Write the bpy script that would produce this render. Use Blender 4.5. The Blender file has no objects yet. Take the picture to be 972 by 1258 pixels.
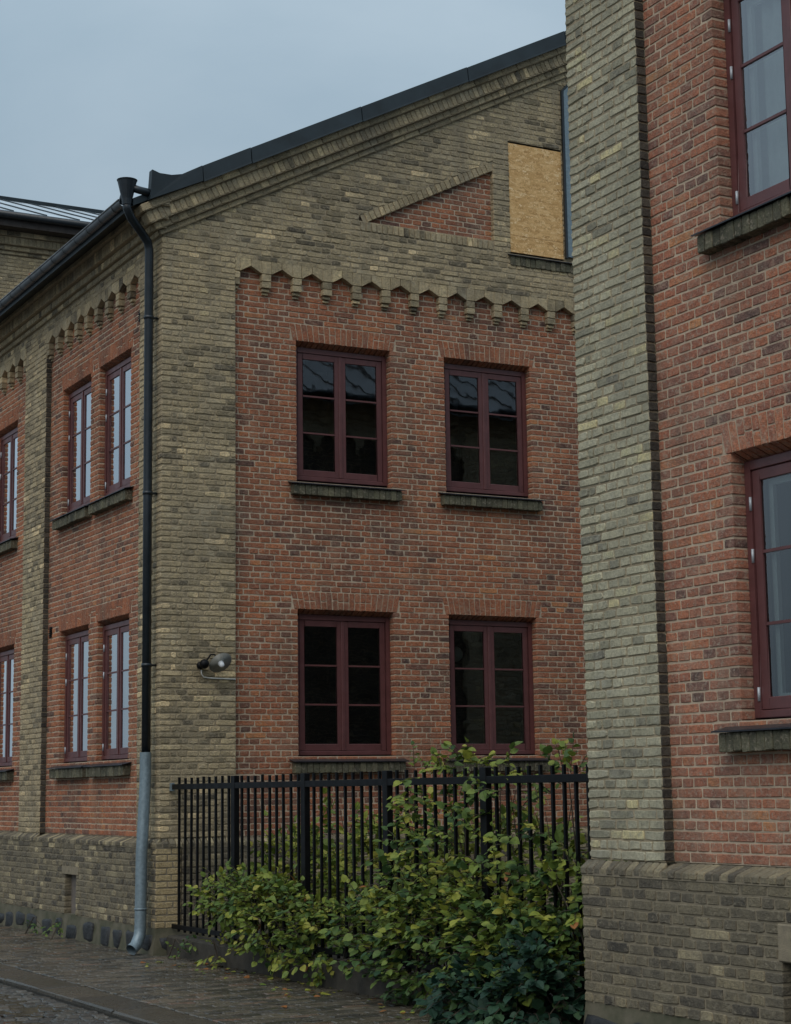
import bpy, math, random
import numpy as np
from mathutils import Vector, Matrix, noise as mnoise

random.seed(7)
RNG = np.random.default_rng(7)
SC = bpy.context.scene
COL = SC.collection

# ------------------------------------------------------------------ camera
F_PX, CX, CY, IW, IH = 2231.0, 486.0, 629.0, 972, 1258
YAW, PITCH, ROLL = math.radians(28.214), math.radians(8.687), math.radians(0.833)
CAM = Vector((-7.432, -19.6, 1.6))
fw = Vector((math.sin(YAW) * math.cos(PITCH), math.cos(YAW) * math.cos(PITCH), math.sin(PITCH)))
rt0 = Vector((math.cos(YAW), -math.sin(YAW), 0))
dn0 = fw.cross(rt0)
rt = math.cos(ROLL) * rt0 + math.sin(ROLL) * dn0
dn = -math.sin(ROLL) * rt0 + math.cos(ROLL) * dn0
cam_data = bpy.data.cameras.new('camera')
cam = bpy.data.objects.new('camera', cam_data)
COL.objects.link(cam)
cam_data.sensor_fit = 'VERTICAL'
cam_data.sensor_height = 36
cam_data.lens = F_PX / IH * 36
cam_data.clip_end = 2000
m = Matrix(((rt.x, -dn.x, -fw.x, CAM.x), (rt.y, -dn.y, -fw.y, CAM.y), (rt.z, -dn.z, -fw.z, CAM.z), (0, 0, 0, 1)))
cam.matrix_world = m
SC.camera = cam


def project(p):
    q = Vector(p) - CAM
    w = q.dot(fw)
    if w < 0.1:
        return None
    return CX + F_PX * q.dot(rt) / w, CY + F_PX * q.dot(dn) / w


# ------------------------------------------------------------------ world, sun, exposure
SUN_EL, SUN_AZ = math.radians(48), math.radians(232)      # azimuth measured clockwise from +Y
world = bpy.data.worlds.new('World')
SC.world = world
world.use_nodes = True
wn, wl = world.node_tree.nodes, world.node_tree.links
wn.clear()
w_out = wn.new('ShaderNodeOutputWorld')
w_bg = wn.new('ShaderNodeBackground')
w_bg.inputs['Strength'].default_value = 0.1
w_sky = wn.new('ShaderNodeTexSky')
w_sky.sky_type = 'NISHITA'
w_sky.sun_disc = False
w_sky.sun_elevation = SUN_EL
w_sky.sun_rotation = SUN_AZ
w_sky.dust_density = 4
w_tc = wn.new('ShaderNodeTexCoord')
w_sep = wn.new('ShaderNodeSeparateXYZ')
wl.new(w_tc.outputs['Generated'], w_sep.inputs[0])
w_map = wn.new('ShaderNodeMapping')
w_map.inputs['Scale'].default_value = (1.0, 1.0, 2.2)
wl.new(w_tc.outputs['Generated'], w_map.inputs[0])
w_noise = wn.new('ShaderNodeTexNoise')
w_noise.inputs['Scale'].default_value = 3.2
w_noise.inputs['Detail'].default_value = 7
w_noise.inputs['Roughness'].default_value = 0.52
w_noise.inputs['Distortion'].default_value = 0.3
wl.new(w_map.outputs[0], w_noise.inputs['Vector'])
w_ramp = wn.new('ShaderNodeValToRGB')
e = w_ramp.color_ramp.elements
e[0].position, e[0].color = 0.30, (2.62, 3.55, 4.32, 1)
e[1].position, e[1].color = 0.70, (3.55, 4.45, 5.15, 1)
wl.new(w_noise.outputs['Fac'], w_ramp.inputs[0])
# overcast luminance: brighter towards the zenith, the same all the way round
w_cie = wn.new('ShaderNodeMapRange')
w_cie.inputs['From Min'].default_value = 0.0
w_cie.inputs['From Max'].default_value = 1.0
w_cie.inputs['To Min'].default_value = 0.78
w_cie.inputs['To Max'].default_value = 2.1
wl.new(w_sep.outputs['Z'], w_cie.inputs['Value'])
w_mul = wn.new('ShaderNodeVectorMath')
w_mul.operation = 'SCALE'
wl.new(w_ramp.outputs['Color'], w_mul.inputs[0])
wl.new(w_cie.outputs['Result'], w_mul.inputs['Scale'])
w_mix = wn.new('ShaderNodeMixRGB')
w_mix.inputs['Fac'].default_value = 0.9
wl.new(w_sky.outputs['Color'], w_mix.inputs['Color1'])
wl.new(w_mul.outputs[0], w_mix.inputs['Color2'])
wl.new(w_mix.outputs['Color'], w_bg.inputs['Color'])
wl.new(w_bg.outputs[0], w_out.inputs[0])

sun_data = bpy.data.lights.new('sun', 'SUN')
sun_data.energy = 1.15
sun_data.angle = math.radians(50)
sun_data.color = (1.0, 0.93, 0.84)
sun = bpy.data.objects.new('sun', sun_data)
COL.objects.link(sun)
sd = Vector((math.sin(SUN_AZ) * math.cos(SUN_EL), math.cos(SUN_AZ) * math.cos(SUN_EL), math.sin(SUN_EL)))
sun.rotation_euler = (-sd).to_track_quat('-Z', 'Y').to_euler()

SC.view_settings.view_transform = 'Standard'
SC.view_settings.look = 'None'
SC.view_settings.exposure = 0.0
SC.view_settings.gamma = 1.0
SC.view_settings.use_curve_mapping = False
SC.cycles.max_bounces = 5
SC.cycles.transparent_max_bounces = 12


# ------------------------------------------------------------------ materials
def mat(name):
    mt = bpy.data.materials.new(name)
    mt.use_nodes = True
    nt = mt.node_tree
    nt.nodes.clear()
    out = nt.nodes.new('ShaderNodeOutputMaterial')
    bs = nt.nodes.new('ShaderNodeBsdfPrincipled')
    nt.links.new(bs.outputs[0], out.inputs[0])
    return mt, nt, bs


def nd(nt, typ, **kw):
    n = nt.nodes.new(typ)
    for k, v in kw.items():
        if k in n.inputs.keys():
            n.inputs[k].default_value = v
        else:
            setattr(n, k, v)
    return n


def ramp(nt, src, stops, interp='LINEAR'):
    r = nt.nodes.new('ShaderNodeValToRGB')
    r.color_ramp.interpolation = interp
    els = r.color_ramp.elements
    while len(els) < len(stops):
        els.new(0.5)
    for el, (p, c) in zip(els, stops):
        el.position = p
        el.color = (*c, 1) if len(c) == 3 else c
    nt.links.new(src, r.inputs[0])
    return r.outputs['Color']


def noise(nt, scale, detail=4, rough=0.55, vec=None, dist=0.0):
    n = nd(nt, 'ShaderNodeTexNoise', Scale=scale, Detail=detail, Roughness=rough, Distortion=dist)
    if vec is None:
        g = nt.nodes.new('ShaderNodeNewGeometry')
        vec = g.outputs['Position']
    nt.links.new(vec, n.inputs['Vector'])
    return n.outputs['Fac']


def mix(nt, fac, a, b, mode='MIX'):
    n = nt.nodes.new('ShaderNodeMixRGB')
    n.blend_type = mode
    for v, i in ((fac, 0), (a, 1), (b, 2)):
        if isinstance(v, (int, float)):
            n.inputs[i].default_value = v
        elif isinstance(v, tuple):
            n.inputs[i].default_value = (*v, 1)
        else:
            nt.links.new(v, n.inputs[i])
    return n.outputs[0]


def bump(nt, bs, h, strength, dist=0.01):
    b = nd(nt, 'ShaderNodeBump', Strength=strength, Distance=dist)
    nt.links.new(h, b.inputs['Height'])
    nt.links.new(b.outputs[0], bs.inputs['Normal'])


def bc_attr(nt):
    a = nd(nt, 'ShaderNodeAttribute', attribute_name='bc')
    s = nt.nodes.new('ShaderNodeSeparateColor')
    nt.links.new(a.outputs['Color'], s.inputs[0])
    return s.outputs


def brick_mat(name, stops, speck, soot, bloom, blotch=0.5, smear=(0.40, 0.33, 0.25), smear_k=0.4, bmp=0.016):
    """one fired-clay colour per brick (attribute bc), mottled inside the brick, soot, lime and smeared mortar with shapes of their own"""
    mt, nt, bs = mat(name)
    r, g, b = bc_attr(nt)[:3]
    geo = nt.nodes.new('ShaderNodeNewGeometry')
    sh = nd(nt, 'ShaderNodeVectorMath', operation='SCALE')
    at = nd(nt, 'ShaderNodeAttribute', attribute_name='bc')
    nt.links.new(at.outputs['Color'], sh.inputs[0])
    sh.inputs['Scale'].default_value = 23.0
    ad = nd(nt, 'ShaderNodeVectorMath', operation='ADD')
    nt.links.new(geo.outputs['Position'], ad.inputs[0])
    nt.links.new(sh.outputs[0], ad.inputs[1])
    own = ad.outputs[0]                                   # every brick has its own grain
    n0 = noise(nt, 7, 2, 0.6, own)
    rr = nd(nt, 'ShaderNodeMath', operation='MULTIPLY_ADD')
    nt.links.new(n0, rr.inputs[0])
    rr.inputs[1].default_value = 0.55
    sub = nd(nt, 'ShaderNodeMath', operation='SUBTRACT')
    nt.links.new(r, sub.inputs[0])
    sub.inputs[1].default_value = 0.275
    nt.links.new(sub.outputs[0], rr.inputs[2])
    col = ramp(nt, rr.outputs[0], stops)
    n1 = noise(nt, 42, 3, 0.7, own)
    col = mix(nt, 1.0, col, ramp(nt, n1, [(0.22, (0.50, 0.50, 0.50)), (0.5, (1, 1, 1)), (0.8, (1.32, 1.30, 1.24))]), 'MULTIPLY')
    n2 = noise(nt, 18, 3, 0.65, own, dist=0.8)
    col = mix(nt, ramp(nt, n2, [(0.50, (0, 0, 0)), (0.70, (blotch,) * 3)]), col, speck)
    st_ = nd(nt, 'ShaderNodeMapping')
    st_.inputs['Scale'].default_value = (1.0, 1.0, 0.28)
    nt.links.new(geo.outputs['Position'], st_.inputs[0])
    n3 = noise(nt, 2.0, 5, 0.66, st_.outputs[0])
    col = mix(nt, ramp(nt, n3, [(0.46, (0, 0, 0)), (0.70, (0.75,) * 3)]), col, soot)
    n4 = noise(nt, 2.6, 5, 0.74, dist=0.5)
    col = mix(nt, ramp(nt, n4, [(0.52, (0, 0, 0)), (0.78, (0.55,) * 3)]), col, bloom)
    n5 = noise(nt, 26, 2, 0.7, dist=0.5)
    col = mix(nt, ramp(nt, n5, [(0.56, (0, 0, 0)), (0.66, (smear_k,) * 3)]), col, smear)
    nt.links.new(col, bs.inputs['Base Color'])
    bs.inputs['Roughness'].default_value = 0.88
    bs.inputs['Specular IOR Level'].default_value = 0.25
    h = noise(nt, 34, 4, 0.75, own)
    bump(nt, bs, h, 1.0, bmp)
    return mt


M = {}
M['red'] = brick_mat('red_brick', [(0.0, (0.085, 0.052, 0.045)), (0.18, (0.19, 0.090, 0.066)), (0.45, (0.355, 0.130, 0.070)),
                                   (0.75, (0.46, 0.170, 0.084)), (1.0, (0.54, 0.23, 0.095))],
                     (0.33, 0.205, 0.14), (0.16, 0.09, 0.065), (0.45, 0.29, 0.20))
M['red_pale'] = brick_mat('weathered_red_brick', [(0.0, (0.12, 0.075, 0.066)), (0.18, (0.23, 0.12, 0.095)), (0.45, (0.375, 0.150, 0.095)),
                                                  (0.75, (0.47, 0.182, 0.102)), (1.0, (0.55, 0.25, 0.11))],
                          (0.40, 0.270, 0.195), (0.21, 0.135, 0.10), (0.50, 0.35, 0.255), 0.65, (0.42, 0.35, 0.27), 0.5)
M['yellow'] = brick_mat('yellow_brick', [(0.0, (0.10, 0.085, 0.064)), (0.2, (0.235, 0.190, 0.118)), (0.5, (0.455, 0.357, 0.216)),
                                         (0.8, (0.56, 0.44, 0.265)), (0.95, (0.64, 0.51, 0.29)), (1.0, (0.84, 0.64, 0.37))],
                        (0.27, 0.225, 0.16), (0.215, 0.182, 0.132), (0.56, 0.49, 0.36), 0.6, (0.45, 0.365, 0.255), 0.5)
M['yellow_grey'] = brick_mat('grey_weathered_yellow_brick', [(0.0, (0.18, 0.165, 0.13)), (0.2, (0.29, 0.268, 0.188)), (0.5, (0.425, 0.388, 0.275)),
                                                             (0.8, (0.505, 0.46, 0.32)), (0.97, (0.55, 0.50, 0.30)), (1.0, (0.63, 0.54, 0.30))],
                             (0.32, 0.305, 0.24), (0.245, 0.225, 0.17), (0.53, 0.50, 0.39), 0.65, (0.38, 0.352, 0.25), 0.5, 0.010)
M['dark'] = brick_mat('dark_brick', [(0.0, (0.035, 0.033, 0.031)), (0.6, (0.085, 0.075, 0.062)), (1.0, (0.15, 0.125, 0.095))],
                      (0.12, 0.10, 0.08), (0.05, 0.045, 0.04), (0.16, 0.14, 0.11), 0.4, (0.18, 0.15, 0.12), 0.3)  # darker brick for the pilaster sides and the yard bays
M['plinth'] = brick_mat('plinth_brick', [(0.0, (0.055, 0.049, 0.043)), (0.25, (0.12, 0.103, 0.078)), (0.5, (0.225, 0.187, 0.122)),
                                         (0.8, (0.33, 0.272, 0.17)), (1.0, (0.50, 0.41, 0.25))],
                        (0.16, 0.138, 0.10), (0.13, 0.112, 0.085), (0.33, 0.285, 0.195), 0.6, (0.27, 0.23, 0.165), 0.55)
M['newyellow'] = brick_mat('renewed_yellow_brick', [(0.0, (0.34, 0.25, 0.13)), (0.6, (0.46, 0.35, 0.19)), (1.0, (0.55, 0.43, 0.25))],
                           (0.36, 0.27, 0.15), (0.28, 0.21, 0.12), (0.5, 0.42, 0.28), 0.3)


def mortar_mat(name, c1, c2, dark):
    mt, nt, bs = mat(name)
    n1 = noise(nt, 14, 6, 0.65)
    col = ramp(nt, n1, [(0.3, c2), (0.65, c1)])
    n3 = noise(nt, 0.9, 6, 0.62)
    col = mix(nt, ramp(nt, n3, [(0.46, (0, 0, 0)), (0.72, (0.7,) * 3)]), col, dark)
    nt.links.new(col, bs.inputs['Base Color'])
    bs.inputs['Roughness'].default_value = 0.95
    bs.inputs['Specular IOR Level'].default_value = 0.15
    bump(nt, bs, noise(nt, 90, 2, 0.7), 0.6, 0.006)
    return mt


M['mortar_red'] = mortar_mat('pale_lime_mortar', (0.60, 0.475, 0.345), (0.44, 0.34, 0.25), (0.31, 0.235, 0.175))
M['mortar_yellow'] = mortar_mat('grey_lime_mortar', (0.43, 0.346, 0.232), (0.30, 0.245, 0.167), (0.22, 0.181, 0.13))
M['mortar_plinth'] = mortar_mat('dirty_mortar', (0.30, 0.25, 0.175), (0.21, 0.178, 0.13), (0.155, 0.133, 0.10))


def simple(name, c, rough=0.5, metal=0.0, var=0.15, nscale=12, spec=0.5, bmp=0.0, c2=None):
    mt, nt, bs = mat(name)
    n1 = noise(nt, nscale, 5, 0.6)
    lo = c2 if c2 else tuple(v * (1 - var) for v in c)
    hi = c if c2 else tuple(v * (1 + var) for v in c)
    nt.links.new(ramp(nt, n1, [(0.3, lo), (0.7, hi)]), bs.inputs['Base Color'])
    bs.inputs['Metallic'].default_value = metal
    bs.inputs['Specular IOR Level'].default_value = spec
    rr = ramp(nt, noise(nt, nscale * 0.7, 4, 0.6), [(0.3, (rough * 0.8,) * 3), (0.7, (min(1, rough * 1.2),) * 3)])
    nt.links.new(rr, bs.inputs['Roughness'])
    if bmp:
        bump(nt, bs, noise(nt, nscale * 3, 5, 0.6), bmp, 0.01)
    return mt


M['paint'] = simple('oxblood_window_paint', (0.125, 0.046, 0.045), 0.4, var=0.14, nscale=9, bmp=0.05)
M['white'] = simple('white_inner_frame_paint', (0.72, 0.73, 0.70), 0.45, var=0.05)
M['steel'] = simple('hinge_steel', (0.42, 0.44, 0.47), 0.45, 0.3, var=0.1)
M['roof'] = simple('dark_sheet_metal', (0.014, 0.022, 0.027), 0.48, 0.0, var=0.35, nscale=3, bmp=0.06, spec=0.35)
M['roof_pale'] = simple('wet_zinc_roof', (0.62, 0.66, 0.69), 0.3, 0.3, var=0.15, nscale=2, bmp=0.04)
M['roof_grey'] = simple('grey_zinc_roof', (0.20, 0.225, 0.245), 0.35, 0.3, var=0.15, nscale=2, bmp=0.04)
M['pipe'] = simple('black_pipe_paint', (0.014, 0.020, 0.026), 0.36, var=0.3)
M['gutter'] = simple('gutter_metal', (0.17, 0.185, 0.20), 0.4, 0.3, var=0.25, nscale=5)
M['galv'] = simple('galvanised_steel', (0.21, 0.265, 0.295), 0.45, 0.35, var=0.2, nscale=26)
M['flash'] = simple('sill_flashing', (0.028, 0.028, 0.034), 0.38, 0.3, var=0.3)
M['iron'] = simple('black_iron_paint', (0.004, 0.004, 0.005), 0.5, var=0.3, spec=0.2)
M['timber'] = simple('dark_soffit_timber', (0.05, 0.04, 0.035), 0.8, var=0.25)
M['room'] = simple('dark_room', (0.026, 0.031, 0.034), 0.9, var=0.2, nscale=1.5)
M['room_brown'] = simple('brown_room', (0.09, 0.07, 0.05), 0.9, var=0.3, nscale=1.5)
M['footing'] = simple('mossy_footing', (0.145, 0.125, 0.085), 0.9, c2=(0.055, 0.058, 0.030), nscale=5, bmp=0.6)
M['curtain'] = simple('white_curtain', (0.66, 0.68, 0.66), 0.9, var=0.06)
M['board'] = simple('grey_vent_board', (0.17, 0.145, 0.125), 0.85, var=0.2)
M['stem'] = simple('shrub_stem', (0.06, 0.045, 0.03), 0.8, var=0.3)
M['soil'] = simple('yard_soil', (0.045, 0.038, 0.028), 0.95, var=0.4, nscale=6, bmp=0.6)
M['cable'] = simple('white_conduit', (0.62, 0.60, 0.55), 0.5, var=0.08)
M['enamel'] = simple('grey_enamel', (0.27, 0.275, 0.25), 0.4, var=0.2)
M['bulb'] = simple('bulb_glass', (0.8, 0.82, 0.85), 0.15, var=0.02)

# sill brick, mossy
M['sill'] = brick_mat('mossy_sill_brick', [(0.0, (0.050, 0.047, 0.036)), (0.5, (0.125, 0.115, 0.08)), (1.0, (0.23, 0.205, 0.13))],
                      (0.11, 0.115, 0.065), (0.06, 0.058, 0.044), (0.20, 0.195, 0.12))
# boulders
mt, nt, bs = mat('foundation_boulder')
n1 = noise(nt, 9, 6, 0.65)
nt.links.new(ramp(nt, n1, [(0.3, (0.012, 0.013, 0.015)), (0.6, (0.030, 0.031, 0.033)), (0.8, (0.08, 0.078, 0.068))]), bs.inputs['Base Color'])
bs.inputs['Roughness'].default_value = 0.6
bump(nt, bs, noise(nt, 30, 6, 0.65), 0.7, 0.02)
M['boulder'] = mt

# oriented strand board
mt, nt, bs = mat('oriented_strand_board')
g = nt.nodes.new('ShaderNodeNewGeometry')
cols = None
for sc, rot in ((36, 0.5), (40, 1.7), (32, 2.6)):
    mp = nt.nodes.new('ShaderNodeMapping')
    mp.inputs['Rotation'].default_value = (0, rot, 0)
    mp.inputs['Scale'].default_value = (sc * 0.33, 1.0, sc)
    nt.links.new(g.outputs['Position'], mp.inputs[0])
    dn_ = nd(nt, 'ShaderNodeTexNoise', Scale=4.0)
    nt.links.new(g.outputs['Position'], dn_.inputs['Vector'])
    vo = nd(nt, 'ShaderNodeTexVoronoi', Scale=1.0)
    nt.links.new(mix(nt, 0.35, mp.outputs[0], dn_.outputs['Color'], 'ADD'), vo.inputs['Vector'])
    c = ramp(nt, vo.outputs['Color'], [(0.0, (0.42, 0.22, 0.07)), (0.35, (0.63, 0.365, 0.135)), (0.7, (0.78, 0.485, 0.205)), (1.0, (0.95, 0.72, 0.42))])
    cols = c if cols is None else mix(nt, ramp(nt, noise(nt, 14 + sc, 2, 0.5), [(0.47, (0, 0, 0)), (0.53, (1, 1, 1))]), cols, c)
nt.links.new(cols, bs.inputs['Base Color'])
bs.inputs['Roughness'].default_value = 0.7
M['osb'] = mt

# window glass: clear panes with a slightly uneven surface
def glass_mat(name, gain):
    mt = bpy.data.materials.new(name)
    mt.use_nodes = True
    nt = mt.node_tree
    nt.nodes.clear()
    out = nt.nodes.new('ShaderNodeOutputMaterial')
    ms = nt.nodes.new('ShaderNodeMixShader')
    tr = nd(nt, 'ShaderNodeBsdfTransparent', Color=(0.80, 0.86, 0.84, 1))
    gl = nd(nt, 'ShaderNodeBsdfGlossy', Roughness=0.015, Color=(0.95, 0.97, 1, 1))
    fr = nd(nt, 'ShaderNodeFresnel', IOR=1.52)
    b = nd(nt, 'ShaderNodeBump', Strength=0.05, Distance=0.03)
    nt.links.new(noise(nt, 3.0, 2, 0.5), b.inputs['Height'])
    nt.links.new(b.outputs[0], gl.inputs['Normal'])
    mu = nd(nt, 'ShaderNodeMath', operation='MULTIPLY', use_clamp=True)
    nt.links.new(fr.outputs[0], mu.inputs[0])
    mu.inputs[1].default_value = gain
    nt.links.new(mu.outputs[0], ms.inputs[0])
    nt.links.new(tr.outputs[0], ms.inputs[1])
    nt.links.new(gl.outputs[0], ms.inputs[2])
    nt.links.new(ms.outputs[0], out.inputs[0])
    return mt


M['glass'] = glass_mat('double_window_glass', 2.9)     # four glass surfaces in each double window
M['glass_street'] = glass_mat('street_window_glass', 4.2)
mt = bpy.data.materials.new('clear_glass_back')
mt.use_nodes = True
nt = mt.node_tree
nt.nodes.clear()
out = nt.nodes.new('ShaderNodeOutputMaterial')
tb = nd(nt, 'ShaderNodeBsdfTransparent', Color=(0.96, 0.98, 0.97, 1))
nt.links.new(tb.outputs[0], out.inputs[0])
M['glass_back'] = mt


# paving
def wet_mat(name, stops, rough_lo, rough_hi, bmp):
    mt, nt, bs = mat(name)
    r, g, b = bc_attr(nt)[:3]
    col = ramp(nt, r, stops)
    col = mix(nt, 1.0, col, ramp(nt, noise(nt, 25, 5, 0.65), [(0.25, (0.6, 0.6, 0.6)), (0.75, (1.3, 1.28, 1.2))]), 'MULTIPLY')
    col = mix(nt, ramp(nt, noise(nt, 1.3, 5, 0.65), [(0.5, (0, 0, 0)), (0.7, (0.5,) * 3)]), col, (0.05, 0.045, 0.03))
    nt.links.new(col, bs.inputs['Base Color'])
    nt.links.new(ramp(nt, noise(nt, 1.1, 5, 0.7), [(0.38, (rough_lo,) * 3), (0.62, (rough_hi,) * 3)]), bs.inputs['Roughness'])
    bump(nt, bs, noise(nt, 40, 5, 0.65), bmp, 0.012)
    return mt


M['paver'] = wet_mat('wet_clinker_paver', [(0.0, (0.050, 0.046, 0.040)), (0.5, (0.105, 0.090, 0.072)), (0.9, (0.155, 0.128, 0.096)), (1.0, (0.17, 0.10, 0.07))], 0.10, 0.32, 0.8)
M['sett'] = wet_mat('wet_granite_sett', [(0.0, (0.040, 0.037, 0.034)), (0.6, (0.075, 0.069, 0.062)), (1.0, (0.115, 0.105, 0.092))], 0.14, 0.42, 0.6)
M['kerb'] = wet_mat('wet_granite_kerb', [(0.0, (0.055, 0.046, 0.036)), (1.0, (0.095, 0.078, 0.058))], 0.14, 0.36, 1.0)
M['joint'] = simple('dark_joint_sand', (0.03, 0.027, 0.021), 0.8, var=0.4, nscale=8, bmp=0.5)
M['asphalt'] = simple('street_ground', (0.06, 0.057, 0.053), 0.6, var=0.3, nscale=4, bmp=0.5)


def leaf_mat(name, stops):
    mt = bpy.data.materials.new(name)
    mt.use_nodes = True
    nt = mt.node_tree
    nt.nodes.clear()
    out = nt.nodes.new('ShaderNodeOutputMaterial')
    bs = nt.nodes.new('ShaderNodeBsdfPrincipled')
    tl = nt.nodes.new('ShaderNodeBsdfTranslucent')
    ms = nt.nodes.new('ShaderNodeMixShader')
    ms.inputs[0].default_value = 0.22
    r, g, b = bc_attr(nt)[:3]
    col = ramp(nt, r, stops)
    col = mix(nt, 1.0, col, ramp(nt, noise(nt, 30, 3, 0.6), [(0.3, (0.75, 0.75, 0.75)), (0.7, (1.2, 1.2, 1.1))]), 'MULTIPLY')
    nt.links.new(col, bs.inputs['Base Color'])
    nt.links.new(col, tl.inputs['Color'])
    bs.inputs['Roughness'].default_value = 0.55
    bs.inputs['Specular IOR Level'].default_value = 0.3
    nt.links.new(bs.outputs[0], ms.inputs[1])
    nt.links.new(tl.outputs[0], ms.inputs[2])
    nt.links.new(ms.outputs[0], out.inputs[0])
    return mt


M['leaf'] = leaf_mat('leaf_green', [(0.0, (0.022, 0.060, 0.030)), (0.35, (0.070, 0.130, 0.036)), (0.7, (0.175, 0.23, 0.042)), (0.93, (0.33, 0.34, 0.055)), (0.985, (0.36, 0.33, 0.07)), (1.0, (0.33, 0.13, 0.04))])
M['leaf_dark'] = leaf_mat('leaf_blue_green', [(0.0, (0.014, 0.042, 0.030)), (0.5, (0.030, 0.075, 0.045)), (0.9, (0.060, 0.115, 0.050)), (1.0, (0.13, 0.165, 0.05))])


# ------------------------------------------------------------------ object helpers
def link(o, parent=None):
    COL.objects.link(o)
    if parent is not None:
        o.parent = parent
    return o


def empty(name, label, cat, group=None, loc=(0, 0, 0)):
    o = bpy.data.objects.new(name, None)
    o.empty_display_size = 0.2
    o.location = loc
    o['label'] = label
    o['category'] = cat
    if group:
        o['group'] = group
    return link(o)


class MB:
    """collects polygons; build() links them as one mesh object"""
    def __init__(self):
        self.v, self.f, self.mi = [], [], []

    def poly(self, pts, mi=0):
        n = len(self.v)
        self.v += [tuple(p) for p in pts]
        self.f.append(tuple(range(n, n + len(pts))))
        self.mi.append(mi)

    def hexa(self, b, t, mi=0):                       # two rings of four points
        n = len(self.v)
        self.v += [tuple(p) for p in b] + [tuple(p) for p in t]
        for f in ((0, 3, 2, 1), (4, 5, 6, 7), (0, 1, 5, 4), (1, 2, 6, 5), (2, 3, 7, 6), (3, 0, 4, 7)):
            self.f.append(tuple(n + i for i in f))
            self.mi.append(mi)

    def box(self, x0, x1, y0, y1, z0, z1, mi=0):
        self.hexa([(x0, y0, z0), (x1, y0, z0), (x1, y1, z0), (x0, y1, z0)], [(x0, y0, z1), (x1, y0, z1), (x1, y1, z1), (x0, y1, z1)], mi)

    def wbox(self, W, u0, u1, v0, v1, d0, d1, mi=0):   # box in wall coordinates
        self.hexa([W(u0, v0, d0), W(u1, v0, d0), W(u1, v1, d0), W(u0, v1, d0)], [W(u0, v0, d1), W(u1, v0, d1), W(u1, v1, d1), W(u0, v1, d1)], mi)

    def tube(self, pts, rad, seg=10, mi=0, caps=True):
        pts = [Vector(p) for p in pts]
        rad = rad if isinstance(rad, (list, tuple)) else [rad] * len(pts)
        rings = []
        prev = None
        for i, p in enumerate(pts):
            t = (pts[min(i + 1, len(pts) - 1)] - pts[max(i - 1, 0)]).normalized()
            if prev is None:
                a = Vector((0, 0, 1)) if abs(t.z) < 0.9 else Vector((1, 0, 0))
                prev = t.cross(a).normalized()
            prev = (prev - t * prev.dot(t)).normalized()
            b = t.cross(prev)
            n = len(self.v)
            for k in range(seg):
                an = 2 * math.pi * k / seg
                self.v.append(tuple(p + (prev * math.cos(an) + b * math.sin(an)) * rad[i]))
            rings.append(n)
        for r0, r1 in zip(rings, rings[1:]):
            for k in range(seg):
                self.f.append((r0 + k, r0 + (k + 1) % seg, r1 + (k + 1) % seg, r1 + k))
                self.mi.append(mi)
        if caps:
            self.f.append(tuple(rings[0] + k for k in range(seg))); self.mi.append(mi)
            self.f.append(tuple(rings[-1] + k for k in range(seg))); self.mi.append(mi)

    def prism(self, poly, d, mi=0):                     # closed polygon of Vectors extruded by vector d
        poly = [Vector(p) for p in poly]
        d = Vector(d)
        self.poly(poly, mi)
        self.poly([p + d for p in reversed(poly)], mi)
        for a, b in zip(poly, poly[1:] + poly[:1]):
            self.poly([a, b, b + d, a + d], mi)

    def build(self, name, mats, parent=None, smooth=False, bevel=0.0):
        me = bpy.data.meshes.new(name)
        me.from_pydata(self.v, [], self.f)
        mats = mats if isinstance(mats, (list, tuple)) else [mats]
        for mm in mats:
            me.materials.append(mm)
        me.polygons.foreach_set('material_index', self.mi)
        if smooth:
            me.polygons.foreach_set('use_smooth', [True] * len(self.f))
        me.update()
        import bmesh
        bm = bmesh.new()
        bm.from_mesh(me)
        bmesh.ops.remove_doubles(bm, verts=bm.verts, dist=1e-5)
        bmesh.ops.recalc_face_normals(bm, faces=bm.faces)
        if bevel:
            ed = [e for e in bm.edges if len(e.link_faces) == 2 and e.calc_face_angle(0) > 0.6]
            bmesh.ops.bevel(bm, geom=ed, offset=bevel, segments=1, affect='EDGES', clamp_overlap=True)
        bm.to_mesh(me)
        bm.free()
        return link(bpy.data.objects.new(name, me), parent)


class Wall:
    """wall coordinates: u along, v up, d outwards"""
    def __init__(self, O, U, N):
        self.O, self.U, self.N = Vector(O), Vector(U), Vector(N)
        self.Z = Vector((0, 0, 1))
        self.worn = 1.0                             # how rounded and uneven its bricks are
        self.flip = self.U.cross(self.Z).dot(self.N) < 0

    def __call__(self, u, v, d):
        return self.O + self.U * u + self.Z * v + self.N * d

    def tilted(self, u0, v0, ang):
        w = Wall(self(u0, v0, 0), self.U * math.cos(ang) + self.Z * math.sin(ang), self.N)
        w.Z = -self.U * math.sin(ang) + self.Z * math.cos(ang)
        w.flip = self.flip
        return w


NB = 10
CH_F = [(i, (i + 1) % NB, NB + (i + 1) % NB, NB + i) for i in range(NB)] + [(NB + i, NB + (i + 1) % NB, 2 * NB + (i + 1) % NB, 2 * NB + i) for i in range(NB)] + [tuple(range(2 * NB, 3 * NB))]
CH_R = [tuple(reversed(f)) for f in CH_F]


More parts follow.
